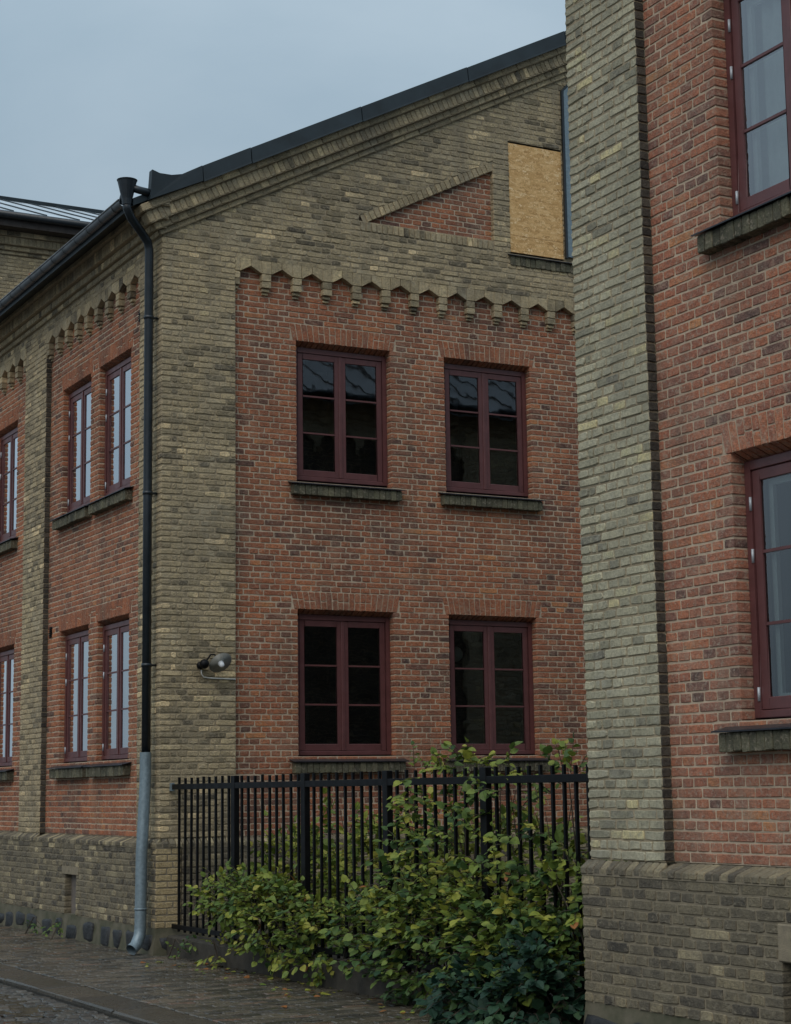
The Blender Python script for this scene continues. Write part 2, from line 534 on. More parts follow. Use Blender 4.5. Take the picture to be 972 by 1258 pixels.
class Pieces:
    """alike pieces (bricks and so on). The nmax that show largest become objects, the others one joined part."""
    def __init__(self, name, mats, parent, nmax=300, rest='brickwork'):
        self.name, self.mats, self.parent, self.nmax, self.rest = name, mats, parent, nmax, rest
        self.items = []

    def add(self, W, quad, df, db, mi, rnd, jit=0.0022, ch=0.005, vback=0.0, see=True, tilt=0.0015):
        """quad: four (u, v) corners counter-clockwise; df, db front and back depth"""
        cu = sum(q[0] for q in quad) / 4
        cv = sum(q[1] for q in quad) / 4
        j = lambda s: random.uniform(-s, s)
        back, mid, front = [], [], []
        dj = random.uniform(-.0004, jit * 1.2)
        tu, tv = j(tilt) * .7, j(tilt) * .7
        ring = []                                   # worn outline: corners knocked off, long edges not quite straight
        for i in range(4):
            p0, p1, p2 = quad[i - 1], quad[i], quad[(i + 1) % 4]
            for k, pn in enumerate((p0, p2)):
                le = math.hypot(pn[0] - p1[0], pn[1] - p1[1]) + 1e-6
                t = min(.35, random.uniform(.5, 1.9) * ch / le)
                ring.append((p1[0] + (pn[0] - p1[0]) * t, p1[1] + (pn[1] - p1[1]) * t))
            if i in (0, 2):
                t = random.uniform(.35, .65)
                ring.append((p1[0] + (p2[0] - p1[0]) * t, p1[1] + (p2[1] - p1[1]) * t))
        for (u, v) in ring:
            su = max(-1, min(1, (u - cu) / .06))
            sv = max(-1, min(1, (v - cv) / .02))
            u2, v2 = u + j(jit), v + j(jit)
            back.append(W(u, v + (vback if v < cv else 0), db))
            f = df + dj + tu * su + tv * sv + j(.0008)
            cc = ch * random.uniform(0.5, 1.4)
            mid.append(W(u2, v2, f - cc))
            lu, lv = abs(u - cu), abs(v - cv)
            front.append(W(u2 - su * min(cc * .8, lu * 0.4), v2 - sv * min(cc * .8, lv * 0.4), f))
        area = 0.0
        if see:
            pp = [project(W(u, v, df)) for (u, v) in quad]
            if all(p is not None and -5 < p[0] < IW + 5 and -5 < p[1] < IH + 5 for p in pp):
                area = abs(sum(a[0] * b[1] - b[0] * a[1] for a, b in zip(pp, pp[1:] + pp[:1]))) / 2
        self.items.append((area, back + mid + front, W.flip, mi, (rnd, random.random(), random.random())))

    def emit(self):
        items = sorted(self.items, key=lambda t: -t[0])
        k = 0
        while k < len(items) and k < self.nmax and items[k][0] > 0:
            k += 1
        for area, vs, fl, mi, rnd in items[:k]:
            me = bpy.data.meshes.new(self.name)
            cpt = sum((Vector(v) for v in vs), Vector()) / len(vs)
            me.from_pydata([tuple(v - cpt) for v in vs], [], CH_R if fl else CH_F)
            me.materials.append(self.mats[mi])
            a = me.attributes.new('bc', 'FLOAT_COLOR', 'POINT')
            a.data.foreach_set('color', [*rnd, 1.0] * len(vs))
            o = bpy.data.objects.new(self.name, me)
            o.location = cpt
            link(o, self.parent)
        rest = items[k:]
        if rest:
            V, Fc, MI, C = [], [], [], []
            for area, vs, fl, mi, rnd in rest:
                n = len(V)
                V += [tuple(v) for v in vs]
                for f in (CH_R if fl else CH_F):
                    Fc.append(tuple(n + i for i in f))
                    MI.append(mi)
                C += [*rnd, 1.0] * len(vs)
            me = bpy.data.meshes.new(self.rest)
            me.from_pydata(V, [], Fc)
            for mm in self.mats:
                me.materials.append(mm)
            me.polygons.foreach_set('material_index', MI)
            a = me.attributes.new('bc', 'FLOAT_COLOR', 'POINT')
            a.data.foreach_set('color', C)
            o = link(bpy.data.objects.new(self.rest, me), self.parent)
            o['kind'] = 'stuff'


def q4(u0, u1, v0, v1):
    return [(u0, v0), (u1, v0), (u1, v1), (u0, v1)]


# ------------------------------------------------------------------ brick courses
PITCH_V, JOINT = 0.0703, 0.0130
ZP = 1.09                                # top of the plinth coping = first course
REC = 0.08                               # depth of the red panels behind the yellow face


def tone(kind, u=None, v=0.0, seed=0):
    """firing tone of one brick; darker and paler bricks come in patches"""
    r = random.random()
    base = random.gauss(0.52, 0.15)
    dark = 0.05
    if u is not None:
        n = mnoise.noise(Vector((u * .8, v * 1.1, seed * 7.3))) + .6 * mnoise.noise(Vector((u * 2.6, v * 3.0, seed * 3.1 + 5)))
        base += (.17 if kind in (0, 2) else .16) * n
        dark = max(.02, (.10 if kind in (0, 2) else .05) - .12 * n)
    if r < dark:
        return random.uniform(0.06, 0.28)
    if r > 0.965 and kind in (0, 2):
        return random.uniform(0.98, 1.22)
    return min(0.97, max(0.12, base))


def course(ps, core, W, row, v0, u0, u1, d, kind, endL=None, endR=None, pitch=PITCH_V, see=True, thick=0.03, seed=0):
    """lay one course between u0 and u1 (numbers or (bottom, top) pairs); endL / endR: depth of a visible return"""
    u0 = u0 if isinstance(u0, tuple) else (u0, u0)
    u1 = u1 if isinstance(u1, tuple) else (u1, u1)
    if max(u1) - min(u0) < 0.03:
        return
    S, H = 0.270, 0.135                         # header and stretcher courses in turn, stretchers shifted by half
    rs = random.Random(row * 7919 + seed * 101 + kind)
    u = math.floor((min(u0) - .6) / S) * S + ((row // 2) % 2) * H + (H / 2 if row % 2 else 0) + rs.uniform(-.012, .012)
    cuts = []
    while u < max(u1) + 0.3:
        cuts.append(u + rs.uniform(-.007, .007))
        u += (H if row % 2 else S)
        if rs.random() < .03:
            u += H * (1 if row % 2 == 0 else .0)
    lo, hi = min(u0), max(u1)
    cuts = [lo] + [c for c in cuts if lo + 0.055 < c < hi - 0.055] + [hi]
    j = JOINT / 2
    va, vb = v0 + j, v0 + pitch - j
    for a, b in zip(cuts, cuts[1:]):
        aa = a + (j if a > lo else 0)
        bb = b - (j if b < hi else 0)
        quad = [(min(max(aa, u0[0]), bb), va), (max(min(bb, u1[0]), aa), va), (max(min(bb, u1[1]), aa), vb), (min(max(aa, u0[1]), bb), vb)]
        if max(quad[1][0] - quad[0][0], quad[2][0] - quad[3][0]) < 0.02:
            continue
        dep = thick
        if a == lo and endL:
            dep = endL
        if b == hi and endR:
            dep = max(dep, endR)
        k_ = W.worn
        ps.add(W, quad, d, d - dep, kind, tone(kind, (aa + bb) / 2, va, seed), see=see, jit=(.0048 if kind in (0, 2) else .0030) * k_, ch=(.008 if kind in (0, 2) else .0062) * k_)
    # mortar behind the course
    cd = d - (random.uniform(0.0035, 0.005) if kind in (1, 3) else random.uniform(0.004, 0.007))
    eL = 0.007 if endL else 0.0
    eR = 0.007 if endR else 0.0
    a0, a1, b1, b0 = (u0[0] + eL, v0), (u1[0] - eR, v0), (u1[1] - eR, v0 + pitch), (u0[1] + eL, v0 + pitch)
    core.poly([W(*p, cd) for p in (a0, a1, b1, b0)], kind)
    bk = d - 0.16
    if endL:
        core.poly([W(*a0, cd), W(*b0, cd), W(*b0, bk), W(*a0, bk)], kind)
    if endR:
        core.poly([W(*a1, cd), W(*b1, cd), W(*b1, bk), W(*a1, bk)], kind)


def subtract(segs, a, b, eL=None, eR=None):
    """cut [a, b] out of segments (u0, u1, d, kind, endL, endR)"""
    out = []
    for s in segs:
        u0, u1 = s[0], s[1]
        m0 = sum(u0) / 2 if isinstance(u0, tuple) else u0
        m1 = sum(u1) / 2 if isinstance(u1, tuple) else u1
        a_, b_ = (sum(a) / 2 if isinstance(a, tuple) else a), (sum(b) / 2 if isinstance(b, tuple) else b)
        if b_ <= m0 or a_ >= m1:
            out.append(s)
            continue
        if a_ > m0:
            out.append((u0, a, s[2], s[3], s[4], eL))
        if b_ < m1:
            out.append((b, u1, s[2], s[3], eR, s[5]))
    return out


FR_TOP = 7.985      # everything above is yellow again
FR_SP = 0.412


def frieze(ps, W, first_apex, n, left, right, kind=0, see=True):
    """pointed-arch corbel table in front of the red panel: spandrel bricks, pendant blocks and small stepped corbels"""
    top, apex, sh, blk, low = FR_TOP + 0.006, 7.905, 7.825, 7.655, 7.575
    hw = 0.142
    for i in range(n + 1):
        c = first_apex + (i - 0.5) * FR_SP
        a, b = max(left, c - (FR_SP / 2 - hw)), min(right, c + (FR_SP / 2 - hw))
        if b - a < 0.03:
            continue
        ps.add(W, q4(a + .003, b - .003, blk + .083, sh - .002), -0.002, -REC - 0.01, kind, tone(kind), see=see)
        ps.add(W, q4(a + .003, b - .003, blk, blk + .075), -0.002, -REC - 0.01, kind, tone(kind) * 0.9, see=see)
        ps.add(W, q4(a + .016, b - .016, blk - .047, blk - .007), -0.030, -REC - 0.01, kind, tone(kind), see=see)
        ps.add(W, q4(a + .024, b - .024, low, blk - .053), -0.056, -REC - 0.01, kind, tone(kind), see=see)
        ps.add(W, q4(a + .003, b - .003, sh + .004, top), 0.0, -REC - 0.01, kind, tone(kind), see=see, jit=.002)
    for i in range(n):
        c = first_apex + i * FR_SP
        l, r_ = max(left, c - hw), min(right, c + hw)
        # two bricks cut to the slope of the little gable
        ps.add(W, [(l, sh + .004), (c - .003, apex), (c - .003, top), (l, top)], 0.0, -REC - 0.01, kind, tone(kind), ch=0.003, see=see, jit=.002)
        ps.add(W, [(c + .003, apex), (r_, sh + .004), (r_, top), (c + .003, top)], 0.0, -REC - 0.01, kind, tone(kind), ch=0.003, see=see, jit=.002)


def lintel(ps, W, a, b, t, d=-REC, kind=1, see=True):
    n = max(6, round((b - a + 0.12) / 0.0745))
    h = 0.25
    k = math.ceil((t + .247 - ZP) / PITCH_V - .5)
    h = ZP + k * PITCH_V - t
    tone_l = lambda: min(.85, max(.25, random.gauss(.5, .09)))
    for i in range(n):
        f0, f1 = i / n, (i + 1) / n
        bl, br = a - .05 + (b - a + .10) * f0, a - .05 + (b - a + .10) * f1
        tl, tr = a - .095 + (b - a + .19) * f0, a - .095 + (b - a + .19) * f1
        g = .0058
        if random.random() < 0.4:
            hs = h * random.choice((0.46, 0.54))
            fr = hs / h
            ml, mr = bl + (tl - bl) * fr, br + (tr - br) * fr
            ps.add(W, [(bl + g, t), (br - g, t), (mr - g, t + hs - g), (ml + g, t + hs - g)], d + .001, d - .135, kind, tone_l(), vback=-0.055, see=see)
            ps.add(W, [(ml + g, t + hs + g), (mr - g, t + hs + g), (tr - g, t + h - .008), (tl + g, t + h - .005)], d + .001, d - .06, kind, tone_l(), see=see)
        else:
            ps.add(W, [(bl + g, t), (br - g, t), (tr - g, t + h - .008), (tl + g, t + h - .005)], d + .001, d - .135, kind, tone_l(), vback=-0.055, see=see)


def sill(bld, W, a, b, zt, lift=0.0, d=-REC):
    """brick-on-edge sill under dark metal flashing"""
    fl = MB()
    de, db = 0.045, d - 0.15
    fl.hexa([W(a - .035, zt - .012, de), W(b + .035, zt - .012, de), W(b + .035, zt - .022, de), W(a - .035, zt - .022, de)],
            [W(a - .035, zt + .052, db), W(b + .035, zt + .052, db), W(b + .035, zt + .042, db), W(a - .035, zt + .042, db)])
    o = fl.build('window_sill', M['flash'], bld)
    n = round((b - a) / 0.079)
    for i in range(n):
        u0, u1 = a + (b - a) * i / n, a + (b - a) * (i + 1) / n
        ps = SILLP
        hh = random.uniform(.120, .128)
        ps.append((o, W, u0 + .0022, u1 - .0022, zt - .024 - hh, zt - .024, random.uniform(0.014, 0.024), d - .02))
    return o


SILLP = []


def flush_sills():
    for o, W, u0, u1, v0, v1, df, db in SILLP:
        p = Pieces('sill_brick', [M['sill']], o, 999)
        p.add(W, q4(u0, u1, v0, v1), df, db, 0, random.gauss(.5, .16), jit=0.002, ch=0.006)
        p.items = [(1.0, *p.items[0][1:])]
        p.emit()
    SILLP.clear()


def window(bld, W, a, b, z0, z1, label=None, d=-REC - 0.115, inner=None, room='room', hinges=True, curtain=0.0, lit=False):
    """oxblood casement window of two three-pane sashes"""
    fr = MB()
    f = 0.062
    dt = 0.05
    fr.wbox(W, a, a + f, z0, z1, d - .07, d + .010)
    fr.wbox(W, b - f, b, z0, z1, d - .07, d + .010)
    fr.wbox(W, a + f, b - f, z1 - f, z1, d - .07, d + .010)
    fr.wbox(W, a + f, b - f, z0, z0 + f * .8, d - .07, d + .010)
    o = fr.build('window', M['paint'], bld, bevel=0.004)
    if label:
        o['label'] = label
    mid = (a + b) / 2
    st = 0.072
    zb, zt = z0 + f * .8 + .004, z1 - f - .004
    for k, (p, q) in enumerate(((a + f + .004, mid - .003), (mid + .003, b - f - .004))):
        s = MB()
        s.wbox(W, p, p + st, zb, zt, d - .055, d - .002)
        s.wbox(W, q - st, q, zb, zt, d - .055, d - .002)
        s.wbox(W, p + st, q - st, zt - st, zt, d - .055, d - .002)
        s.wbox(W, p + st, q - st, zb, zb + st * 1.1, d - .055, d - .002)
        if k == 1:
            s.wbox(W, p - .022, p + .02, zb, zt, d - .002, d + .010)      # cover strip where the sashes meet
        s.build('sash', M['paint'], o, bevel=0.004)
        g0, g1 = zb + st * 1.1, zt - st
        for i in range(3):
            pa, pb = g0 + (g1 - g0) * i / 3, g0 + (g1 - g0) * (i + 1) / 3
            pm = MB()
            pm.wbox(W, p + st - .004, q - st + .004, pa, pb, d - .020, d - .016, 1)
            pm.mi[1] = 0
            pm.build('pane', [M['glass_street' if inner and curtain else 'glass'], M['glass_back']], o)
            if i:
                gb = MB()
                gb.hexa([W(p + st, pa - .014, d - .044), W(q - st, pa - .014, d - .044), W(q - st, pa + .014, d - .044), W(p + st, pa + .014, d - .044)],
                        [W(p + st, pa - .010, d - .005), W(q - st, pa - .010, d - .005), W(q - st, pa + .010, d - .005), W(p + st, pa + .010, d - .005)])
                gb.build('glazing_bar', M['paint'], o)
        if hinges:
            ux = p - .012 if k == 0 else q + .012
            for hz in (zb + .10, zb + (zt - zb) * 0.64, zb + (zt - zb) * 0.86):
                h = MB()
                h.tube([W(ux, hz - .045, d + .010), W(ux, hz + .045, d + .010)], .010, 8)
                h.build('hinge', M['steel'], o, smooth=True)
        if inner:
            w = MB()
            e0, e1 = d - .115, d - .085
            w.wbox(W, p + st - .01, p + st + .035, zb, zt, e0, e1)
            w.wbox(W, q - st - .035, q - st + .01, zb, zt, e0, e1)
            w.wbox(W, p + st + .035, q - st - .035, zt - st - .03, zt - st + .01, e0, e1)
            w.wbox(W, p + st + .035, q - st - .035, zb, zb + st + .03, e0, e1)
            w.build('inner_frame', M['white'], o)
    if curtain:
        c = MB()
        n = 48
        zlo = z0 + .05
        zhi = z1 - .12
        prev = None
        for i in range(n + 1):
            u = a + .05 + (b - a - .1) * i / n
            if not (u < a + (b - a) * curtain / 2 or u > b - (b - a) * curtain / 2):
                prev = None
                continue
            dd = d - .19 + .03 * math.sin(i * 1.35) + .012 * math.sin(i * 3.1)
            if prev:
                c.poly([W(prev[0], zlo, prev[1]), W(u, zlo, dd), W(u, zhi, dd), W(prev[0], zhi, prev[1])])
            prev = (u, dd)
        c.build('curtain', M['curtain'], o, smooth=True)
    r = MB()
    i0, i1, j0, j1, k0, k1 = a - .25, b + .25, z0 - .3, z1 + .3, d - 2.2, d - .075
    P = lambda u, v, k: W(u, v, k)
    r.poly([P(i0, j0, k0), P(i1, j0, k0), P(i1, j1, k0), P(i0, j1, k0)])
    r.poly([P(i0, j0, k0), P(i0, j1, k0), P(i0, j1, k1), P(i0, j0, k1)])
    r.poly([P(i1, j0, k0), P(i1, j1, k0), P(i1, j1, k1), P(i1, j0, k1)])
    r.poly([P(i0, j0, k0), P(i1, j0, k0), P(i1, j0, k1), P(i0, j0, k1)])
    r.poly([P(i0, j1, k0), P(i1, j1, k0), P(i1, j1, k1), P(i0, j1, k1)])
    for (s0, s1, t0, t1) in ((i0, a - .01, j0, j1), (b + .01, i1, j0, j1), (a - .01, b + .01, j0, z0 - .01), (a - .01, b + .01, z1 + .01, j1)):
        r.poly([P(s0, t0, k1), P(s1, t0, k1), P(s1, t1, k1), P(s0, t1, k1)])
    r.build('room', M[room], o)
    return o


def plinth(bld, ps, core, W, u0, u1, kind_coping, holes=(), corner=False, zb=0.10, pil=(), special=None, see=True, endL=0.2):
    """battered brick plinth standing 9 cm proud, brick-on-edge coping above, boulders below"""
    pd = 0.06
    nrow = 12
    p = (0.985 - zb) / nrow
    for r in range(nrow):
        v0 = zb + r * p
        segs = [(u0, u1, pd, 2, endL, None)]
        for (a, b, z0, z1) in holes:
            if z0 < v0 + p / 2 < z1:
                segs = subtract(segs, a, b, 0.15, 0.15)
        for s in segs:
            ua, eL = s[0], s[4]
            if special and ua == u0:
                course(ps, core, W, r + 3, v0, u0, u0 + special, pd, 4, endL, None, p, see)
                ua, eL = u0 + special + .011, None
            course(ps, core, W, r + 3, v0, ua, s[1], s[2], s[3], eL, s[5], p, see, seed=9)
    # sloping coping bricks
    n = int((u1 - u0) / 0.078)
    for i in range(n):
        a = u0 + (u1 - u0) * i / n
        b = a + (u1 - u0) / n
        under = any(x0 - .01 < (a + b) / 2 < x1 + .01 for x0, x1 in pil)
        back = 0.0 if under else -REC
        bz = 1.090 if under else 1.088
        t = random.uniform(.2, 1) ** 1.2
        g = .004
        dj = random.uniform(-.008, .004)
        v = [W(a + g, .99, back), W(b - g, .99, back), W(b - g, .99, pd + .012 + dj), W(a + g, .99, pd + .012 + dj)]
        tp = [W(a + g, bz, back), W(b - g, bz, back), W(b - g, 1.035, pd + .012 + dj), W(a + g, 1.035, pd + .012 + dj)]
        COPING.append((bld, v, tp, t, kind_coping))
    core.poly([W(u0, .985, pd), W(u1, .985, pd), W(u1, .987, -REC), W(u0, .987, -REC)], 2)
    core.poly([W(u0 + .006, .98, pd + .004), W(u1, .98, pd + .004), W(u1, 1.022, pd + .004), W(u0 + .006, 1.022, pd + .004)], 2)
    core.poly([W(u0 + .006, 1.022, pd + .004), W(u1, 1.022, pd + .004), W(u1, 1.078, -REC), W(u0 + .006, 1.078, -REC)], 2)
    core.poly([W(u0 + .006, .98, pd + .004), W(u0 + .006, 1.022, pd + .004), W(u0 + .006, 1.078, -REC), W(u0 + .006, .98, -REC)], 2)
    # footing and boulders
    ft = MB()
    ft.hexa([W(u0 - .02, -.35, pd + .05), W(u1, -.35, pd + .05), W(u1, zb + .004, pd - .006), W(u0 - .003, zb + .004, pd - .006)],
            [W(u0 - .02, -.35, -.2), W(u1, -.35, -.2), W(u1, zb + .004, -.2), W(u0 - .003, zb + .004, -.2)])
    ft.build('footing', M['footing'], bld)
    u = u0 + random.uniform(0.0, 0.1)
    while u < u1 - 0.3:
        w = random.uniform(0.26, 0.48)
        boulder(bld, W(u + w / 2, -0.09 + random.uniform(-.02, .03), pd + .004), w * 0.5, W.N.orthogonal(), W)
        u += w + random.uniform(0.08, 0.26)


COPING = []


def flush_coping():
    byb = {}
    for bld, v, tp, t, k in COPING:
        byb.setdefault((bld.name, k), (bld, []))[1].append((v, tp, t))
    for (nm, k), (bld, lst) in byb.items():
        vis = []
        for v, tp, t in lst:
            p = project(tp[2])
            vis.append(p is not None and -10 < p[0] < IW + 10 and -10 < p[1] < IH + 10)
        rest = []
        for (v, tp, t), s in zip(lst, vis):
            mb = MB()
            mb.hexa([Vector(x) for x in v], [Vector(x) for x in tp])
            if s:
                o = mb.build('coping_brick', M[k], bld, bevel=0.006)
                a = o.data.attributes.new('bc', 'FLOAT_COLOR', 'POINT')
                a.data.foreach_set('color', [t, .5, .5, 1.0] * len(o.data.vertices))
            else:
                rest.append(mb)
        if rest:
            mb = MB()
            for x in rest:
                n = len(mb.v)
                mb.v += x.v
                mb.f += [tuple(i + n for i in f) for f in x.f]
                mb.mi += x.mi
            o = mb.build('coping', M[k], bld)
            a = o.data.attributes.new('bc', 'FLOAT_COLOR', 'POINT')
            a.data.foreach_set('color', [.4, .5, .5, 1.0] * len(o.data.vertices))
    COPING.clear()


def boulder(bld, c, r, ax, W):
    import bmesh
    bm = bmesh.new()
    bmesh.ops.create_icosphere(bm, subdivisions=2, radius=1.0)
    sx, sz, sd_ = r, random.uniform(.09, .125), .032
    ph = [random.uniform(0, 6) for _ in range(6)]
    for v in bm.verts:
        p = v.co
        k = 1 + .13 * math.sin(2.3 * p.x + ph[0]) + .12 * math.sin(2.9 * p.z + ph[1]) + .08 * math.sin(5 * p.y + 3 * p.x + ph[2])
        sq = lambda t: math.copysign(abs(t) ** 0.45, t)
        v.co = W.U * (sq(p.x) * sx * k) + Vector((0, 0, 1)) * (sq(p.z) * sz * k) + W.N * (sq(p.y) * sd_ * k)
    me = bpy.data.meshes.new('foundation_stone')
    bmesh.ops.recalc_face_normals(bm, faces=bm.faces)
    bm.to_mesh(me)
    bm.free()
    me.polygons.foreach_set('use_smooth', [True] * len(me.polygons))
    me.materials.append(M['boulder'])
    o = bpy.data.objects.new('foundation_stone', me)
    o.location = c
    link(o, bld)


def cornice(ps, W, s0, s1, kind=0, see=True, sv=None, tone_k=1.0):
    """projecting brick cornice in four layers along W (W may be tilted for a rake). v = 0 at its underside"""
    layers = ((0.0, .062, .035, .25, 0), (.070, .150, .085, .12, 0), (.158, .298, .150, .0755, 1), (.306, .390, .195, .25, 0))
    for li, (v0, v1, dd, ln, sold) in enumerate(layers):
        a0 = (s0 - dd) if s0 <= 0.01 else s0
        a0 += .004
        u = a0
        first = True
        while u < s1:
            l = ln * random.uniform(.95, 1.05)
            if first and not sold:
                l *= random.uniform(.5, 1)
            e = min(u + l, s1)
            if s1 - e < .04:
                e = s1
            ps.add(W, q4(u + (.0 if first else .004), e - .004, v0, v1), dd + .0, -.02, kind, min(1, tone(kind) * tone_k), jit=0.003, ch=0.007 if not sold else .010, see=see)
            u = e
            first = False


def kerneled(core, W, s0, s1, kind=0):
    """mortar bed inside the cornice"""
    for v0, v1, dd in ((-.004, .066, .028), (.066, .154, .078), (.154, .302, .142), (.302, .394, .188)):
        a0 = (s0 - dd) + .008 if s0 <= 0.01 else s0
        core.hexa([W(a0, v0, dd), W(s1, v0, dd), W(s1, v1, dd), W(a0, v1, dd)], [W(a0, v0, -.03), W(s1, v0, -.03), W(s1, v1, -.03), W(a0, v1, -.03)], kind)


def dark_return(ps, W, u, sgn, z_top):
    """narrow side of a pilaster: one brick to each course, darker than the front face"""
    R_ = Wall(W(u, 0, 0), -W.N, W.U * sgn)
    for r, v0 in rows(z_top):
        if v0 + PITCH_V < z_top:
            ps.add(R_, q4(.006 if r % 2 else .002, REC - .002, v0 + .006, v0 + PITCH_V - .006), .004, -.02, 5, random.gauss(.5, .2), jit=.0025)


SLOPE = 0.515
ANG = math.atan(SLOPE)
LOWZ, LOWT = 2.0, 3.757
UPZ, UPT = 5.33, 7.06


def rows(z_top, z0=ZP):
    r = 0
    while z0 + r * PITCH_V < z_top:
        yield r, z0 + r * PITCH_V
        r += 1


def cut_openings(segs, ops, v0, v1, core, W, lint=True):
    vc = (v0 + v1) / 2
    for (a, b, z0, z1) in ops:
        if z0 < vc < z1:
            segs = subtract(segs, a, b, 0.14, 0.14)
        elif lint and z1 <= vc < z1 + 0.247:
            segs = subtract(segs, a - .085, b + .085)
            core.poly([W(a - .09, max(v0, z1), -REC - .0042), W(b + .09, max(v0, z1), -REC - .0042), W(b + .09, v1, -REC - .0042), W(a - .09, v1, -REC - .0042)], 1)
    return segs


def corner_seg(row, main):
    """alternate headers and stretchers where two walls meet: the gable wall owns the corner"""
    return (0.118 if row % 2 else 0.245)


# ================================================================== building with the gable wall (back building)
def back_building():
    bld = empty('brick_building', 'two-storey yellow and red brick building with gable facing the yard, behind the fence', 'building')
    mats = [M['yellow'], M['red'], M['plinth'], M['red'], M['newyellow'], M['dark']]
    ps = Pieces('brick', mats, bld, 300)
    core = MB()
    fz = Pieces('frieze_brick', mats, bld, 300, 'frieze')
    cn = Pieces('cornice_brick', mats, bld, 300, 'cornice')
    vs = Pieces('lintel_brick', mats, bld, 300, 'lintel')
    ed = Pieces('edging_brick', mats, bld, 300, 'edging')
    WF = Wall((0, 0, 0), (1, 0, 0), (0, -1, 0))
    WL = Wall((0, 0, 0), (0, 1, 0), (-1, 0, 0))
    U1 = 8.0
    # ---------------- gable wall
    ops = [(1.78, 3.08, LOWZ, LOWT), (3.865, 5.155, LOWZ, LOWT), (1.78, 3.08, UPZ, UPT), (3.865, 5.155, UPZ, UPT)]
    osb = (4.86, 5.70, 8.56, 10.07)
    tri = (2.74, 4.605, 8.675, 9.635)           # left, right, base, top
    rake0 = 8.22                                # gable line: z = rake0 + slope * u
    for r, v0 in rows(12.0):
        v1 = v0 + PITCH_V
        vc = v0 + PITCH_V / 2
        if v1 <= FR_TOP + .03:
            cs = .124 if r % 2 else .258
            dr = .258 if r % 2 else .124
            # corner brick of this course, with its return on the street side
            ps.add(WF, q4(0.0, cs, v0 + .0065, v1 - .0065), 0.0, -dr, 0, tone(0), jit=.004, ch=.010)
            core.poly([WF(.004, v0, -.007), WF(.94, v0, -.007), WF(.94, v1, -.007), WF(.004, v1, -.007)], 0)
            core.poly([WF(.007, v0, -.004), WF(.007, v1, -.004), WF(.007, v1, -.27), WF(.007, v0, -.27)], 0)
            segs = [(cs + .011, .935, 0.0, 0, None, .11), (.935, U1, -REC, 1, None, None)]
        else:
            lo = max(0.0, (v0 - rake0) / SLOPE), max(0.0, (v1 - rake0) / SLOPE)
            if lo[0] > U1:
                break
            segs = [((lo[0], lo[1]), U1, 0.0, 0, .25 if lo[1] <= 0 else None, None)]
            if lo[1] <= 0:
                core.poly([WF(.007, v0, -.004), WF(.007, v1, -.004), WF(.007, v1, -.27), WF(.007, v0, -.27)], 0)
        if v1 > FR_TOP + .03:
            if osb[2] < vc < osb[3]:
                segs = subtract(segs, osb[0], osb[1], .12, .12)
            if tri[2] < vc < tri[3]:
                sl = (tri[3] - tri[2]) / (tri[1] - tri[0])
                off = .118 / math.cos(math.atan(sl))
                uo = (tri[0] + (v0 - tri[2] - off) / sl, tri[0] + (v1 - tri[2] - off) / sl)
                ui = (tri[0] + (v0 - tri[2]) / sl, tri[0] + (v1 - tri[2]) / sl)
                segs = subtract(segs, (max(uo[0], tri[0] - .12), max(uo[1], tri[0] - .12)), tri[1], None, .10)
                segs.append(((max(ui[0] - .05, tri[0] - .05), max(ui[1] - .05, tri[0])), tri[1], -.062, 3, None, None))
            elif tri[2] - .125 < vc <= tri[2]:
                segs = subtract(segs, tri[0] - .10, tri[1] + .004)
                core.poly([WF(tri[0] - .12, v0, -.01), WF(tri[1] + .01, v0, -.01), WF(tri[1] + .01, v1, -.01), WF(tri[0] - .12, v1, -.01)], 0)
            elif tri[3] <= vc < tri[3] + .14:
                sl = (tri[3] - tri[2]) / (tri[1] - tri[0])
                off = .118 / math.cos(math.atan(sl))
                uo = (tri[0] + (v0 - tri[2] - off) / sl, tri[0] + (v1 - tri[2] - off) / sl)
                if uo[0] < tri[1]:
                    segs = subtract(segs, uo, tri[1] + .005)
        else:
            segs = cut_openings(segs, ops, v0, v1, core, WF)
        for s in segs:
            um = min(s[0]) if isinstance(s[0], tuple) else s[0]
            course(ps, core, WF, r, v0, s[0], s[1], s[2], s[3], s[4], s[5], see=um < 5.3 and v0 > 1.75, seed=1)
    # triangular recessed panel: slanting edge, rowlock base
    sl = (tri[3] - tri[2]) / (tri[1] - tri[0])
    an = math.atan(sl)
    T = WF.tilted(tri[0], tri[2], an)
    ln = (tri[1] - tri[0]) / math.cos(an)
    n = round(ln / .077)
    core.poly([T(-.05, 0, -.009), T(ln + .02, 0, -.009), T(ln + .02, .13, -.009), T(-.05, .13, -.009)], 0)
    for i in range(n):
        ed.add(T, q4(i * ln / n + .005, (i + 1) * ln / n - .005, .0, .113), .002, -.075, 0, tone(0) * .9, jit=.003, ch=.007)
    core.poly([WF(tri[0] - .14, tri[2] - .02, -.067), WF(tri[1] + .02, tri[2] - .02, -.067), WF(tri[1] + .02, tri[3] + .05, -.067), WF(tri[0] - .14, tri[2] + .08, -.067)], 1)
    core.poly([WF(tri[0] - .20, tri[2] - .13, -.0105), WF(tri[0] + .02, tri[2] - .13, -.0105), WF(tri[0] - .02, tri[2], -.0105), WF(tri[0] - .20, tri[2] + .02, -.0105)], 0)
    core.poly([WF(tri[1] - .16, tri[3] - .03, -.0105), WF(tri[1] + .03, tri[3] + .0, -.0105), WF(tri[1] + .03, tri[3] + .17, -.0105), WF(tri[1] - .16, tri[3] + .17, -.0105)], 0)
    n = round((tri[1] - tri[0] + .1) / .078)
    for i in range(n):
        a = tri[0] - .1 + i * .078
        ed.add(WF, q4(a + .005, a + .073, tri[2] - .122, tri[2] - .002), .003, -.075, 0, tone(0), jit=.003, ch=.008)
    frieze(fz, WF, 1.146, 16, .935, U1)
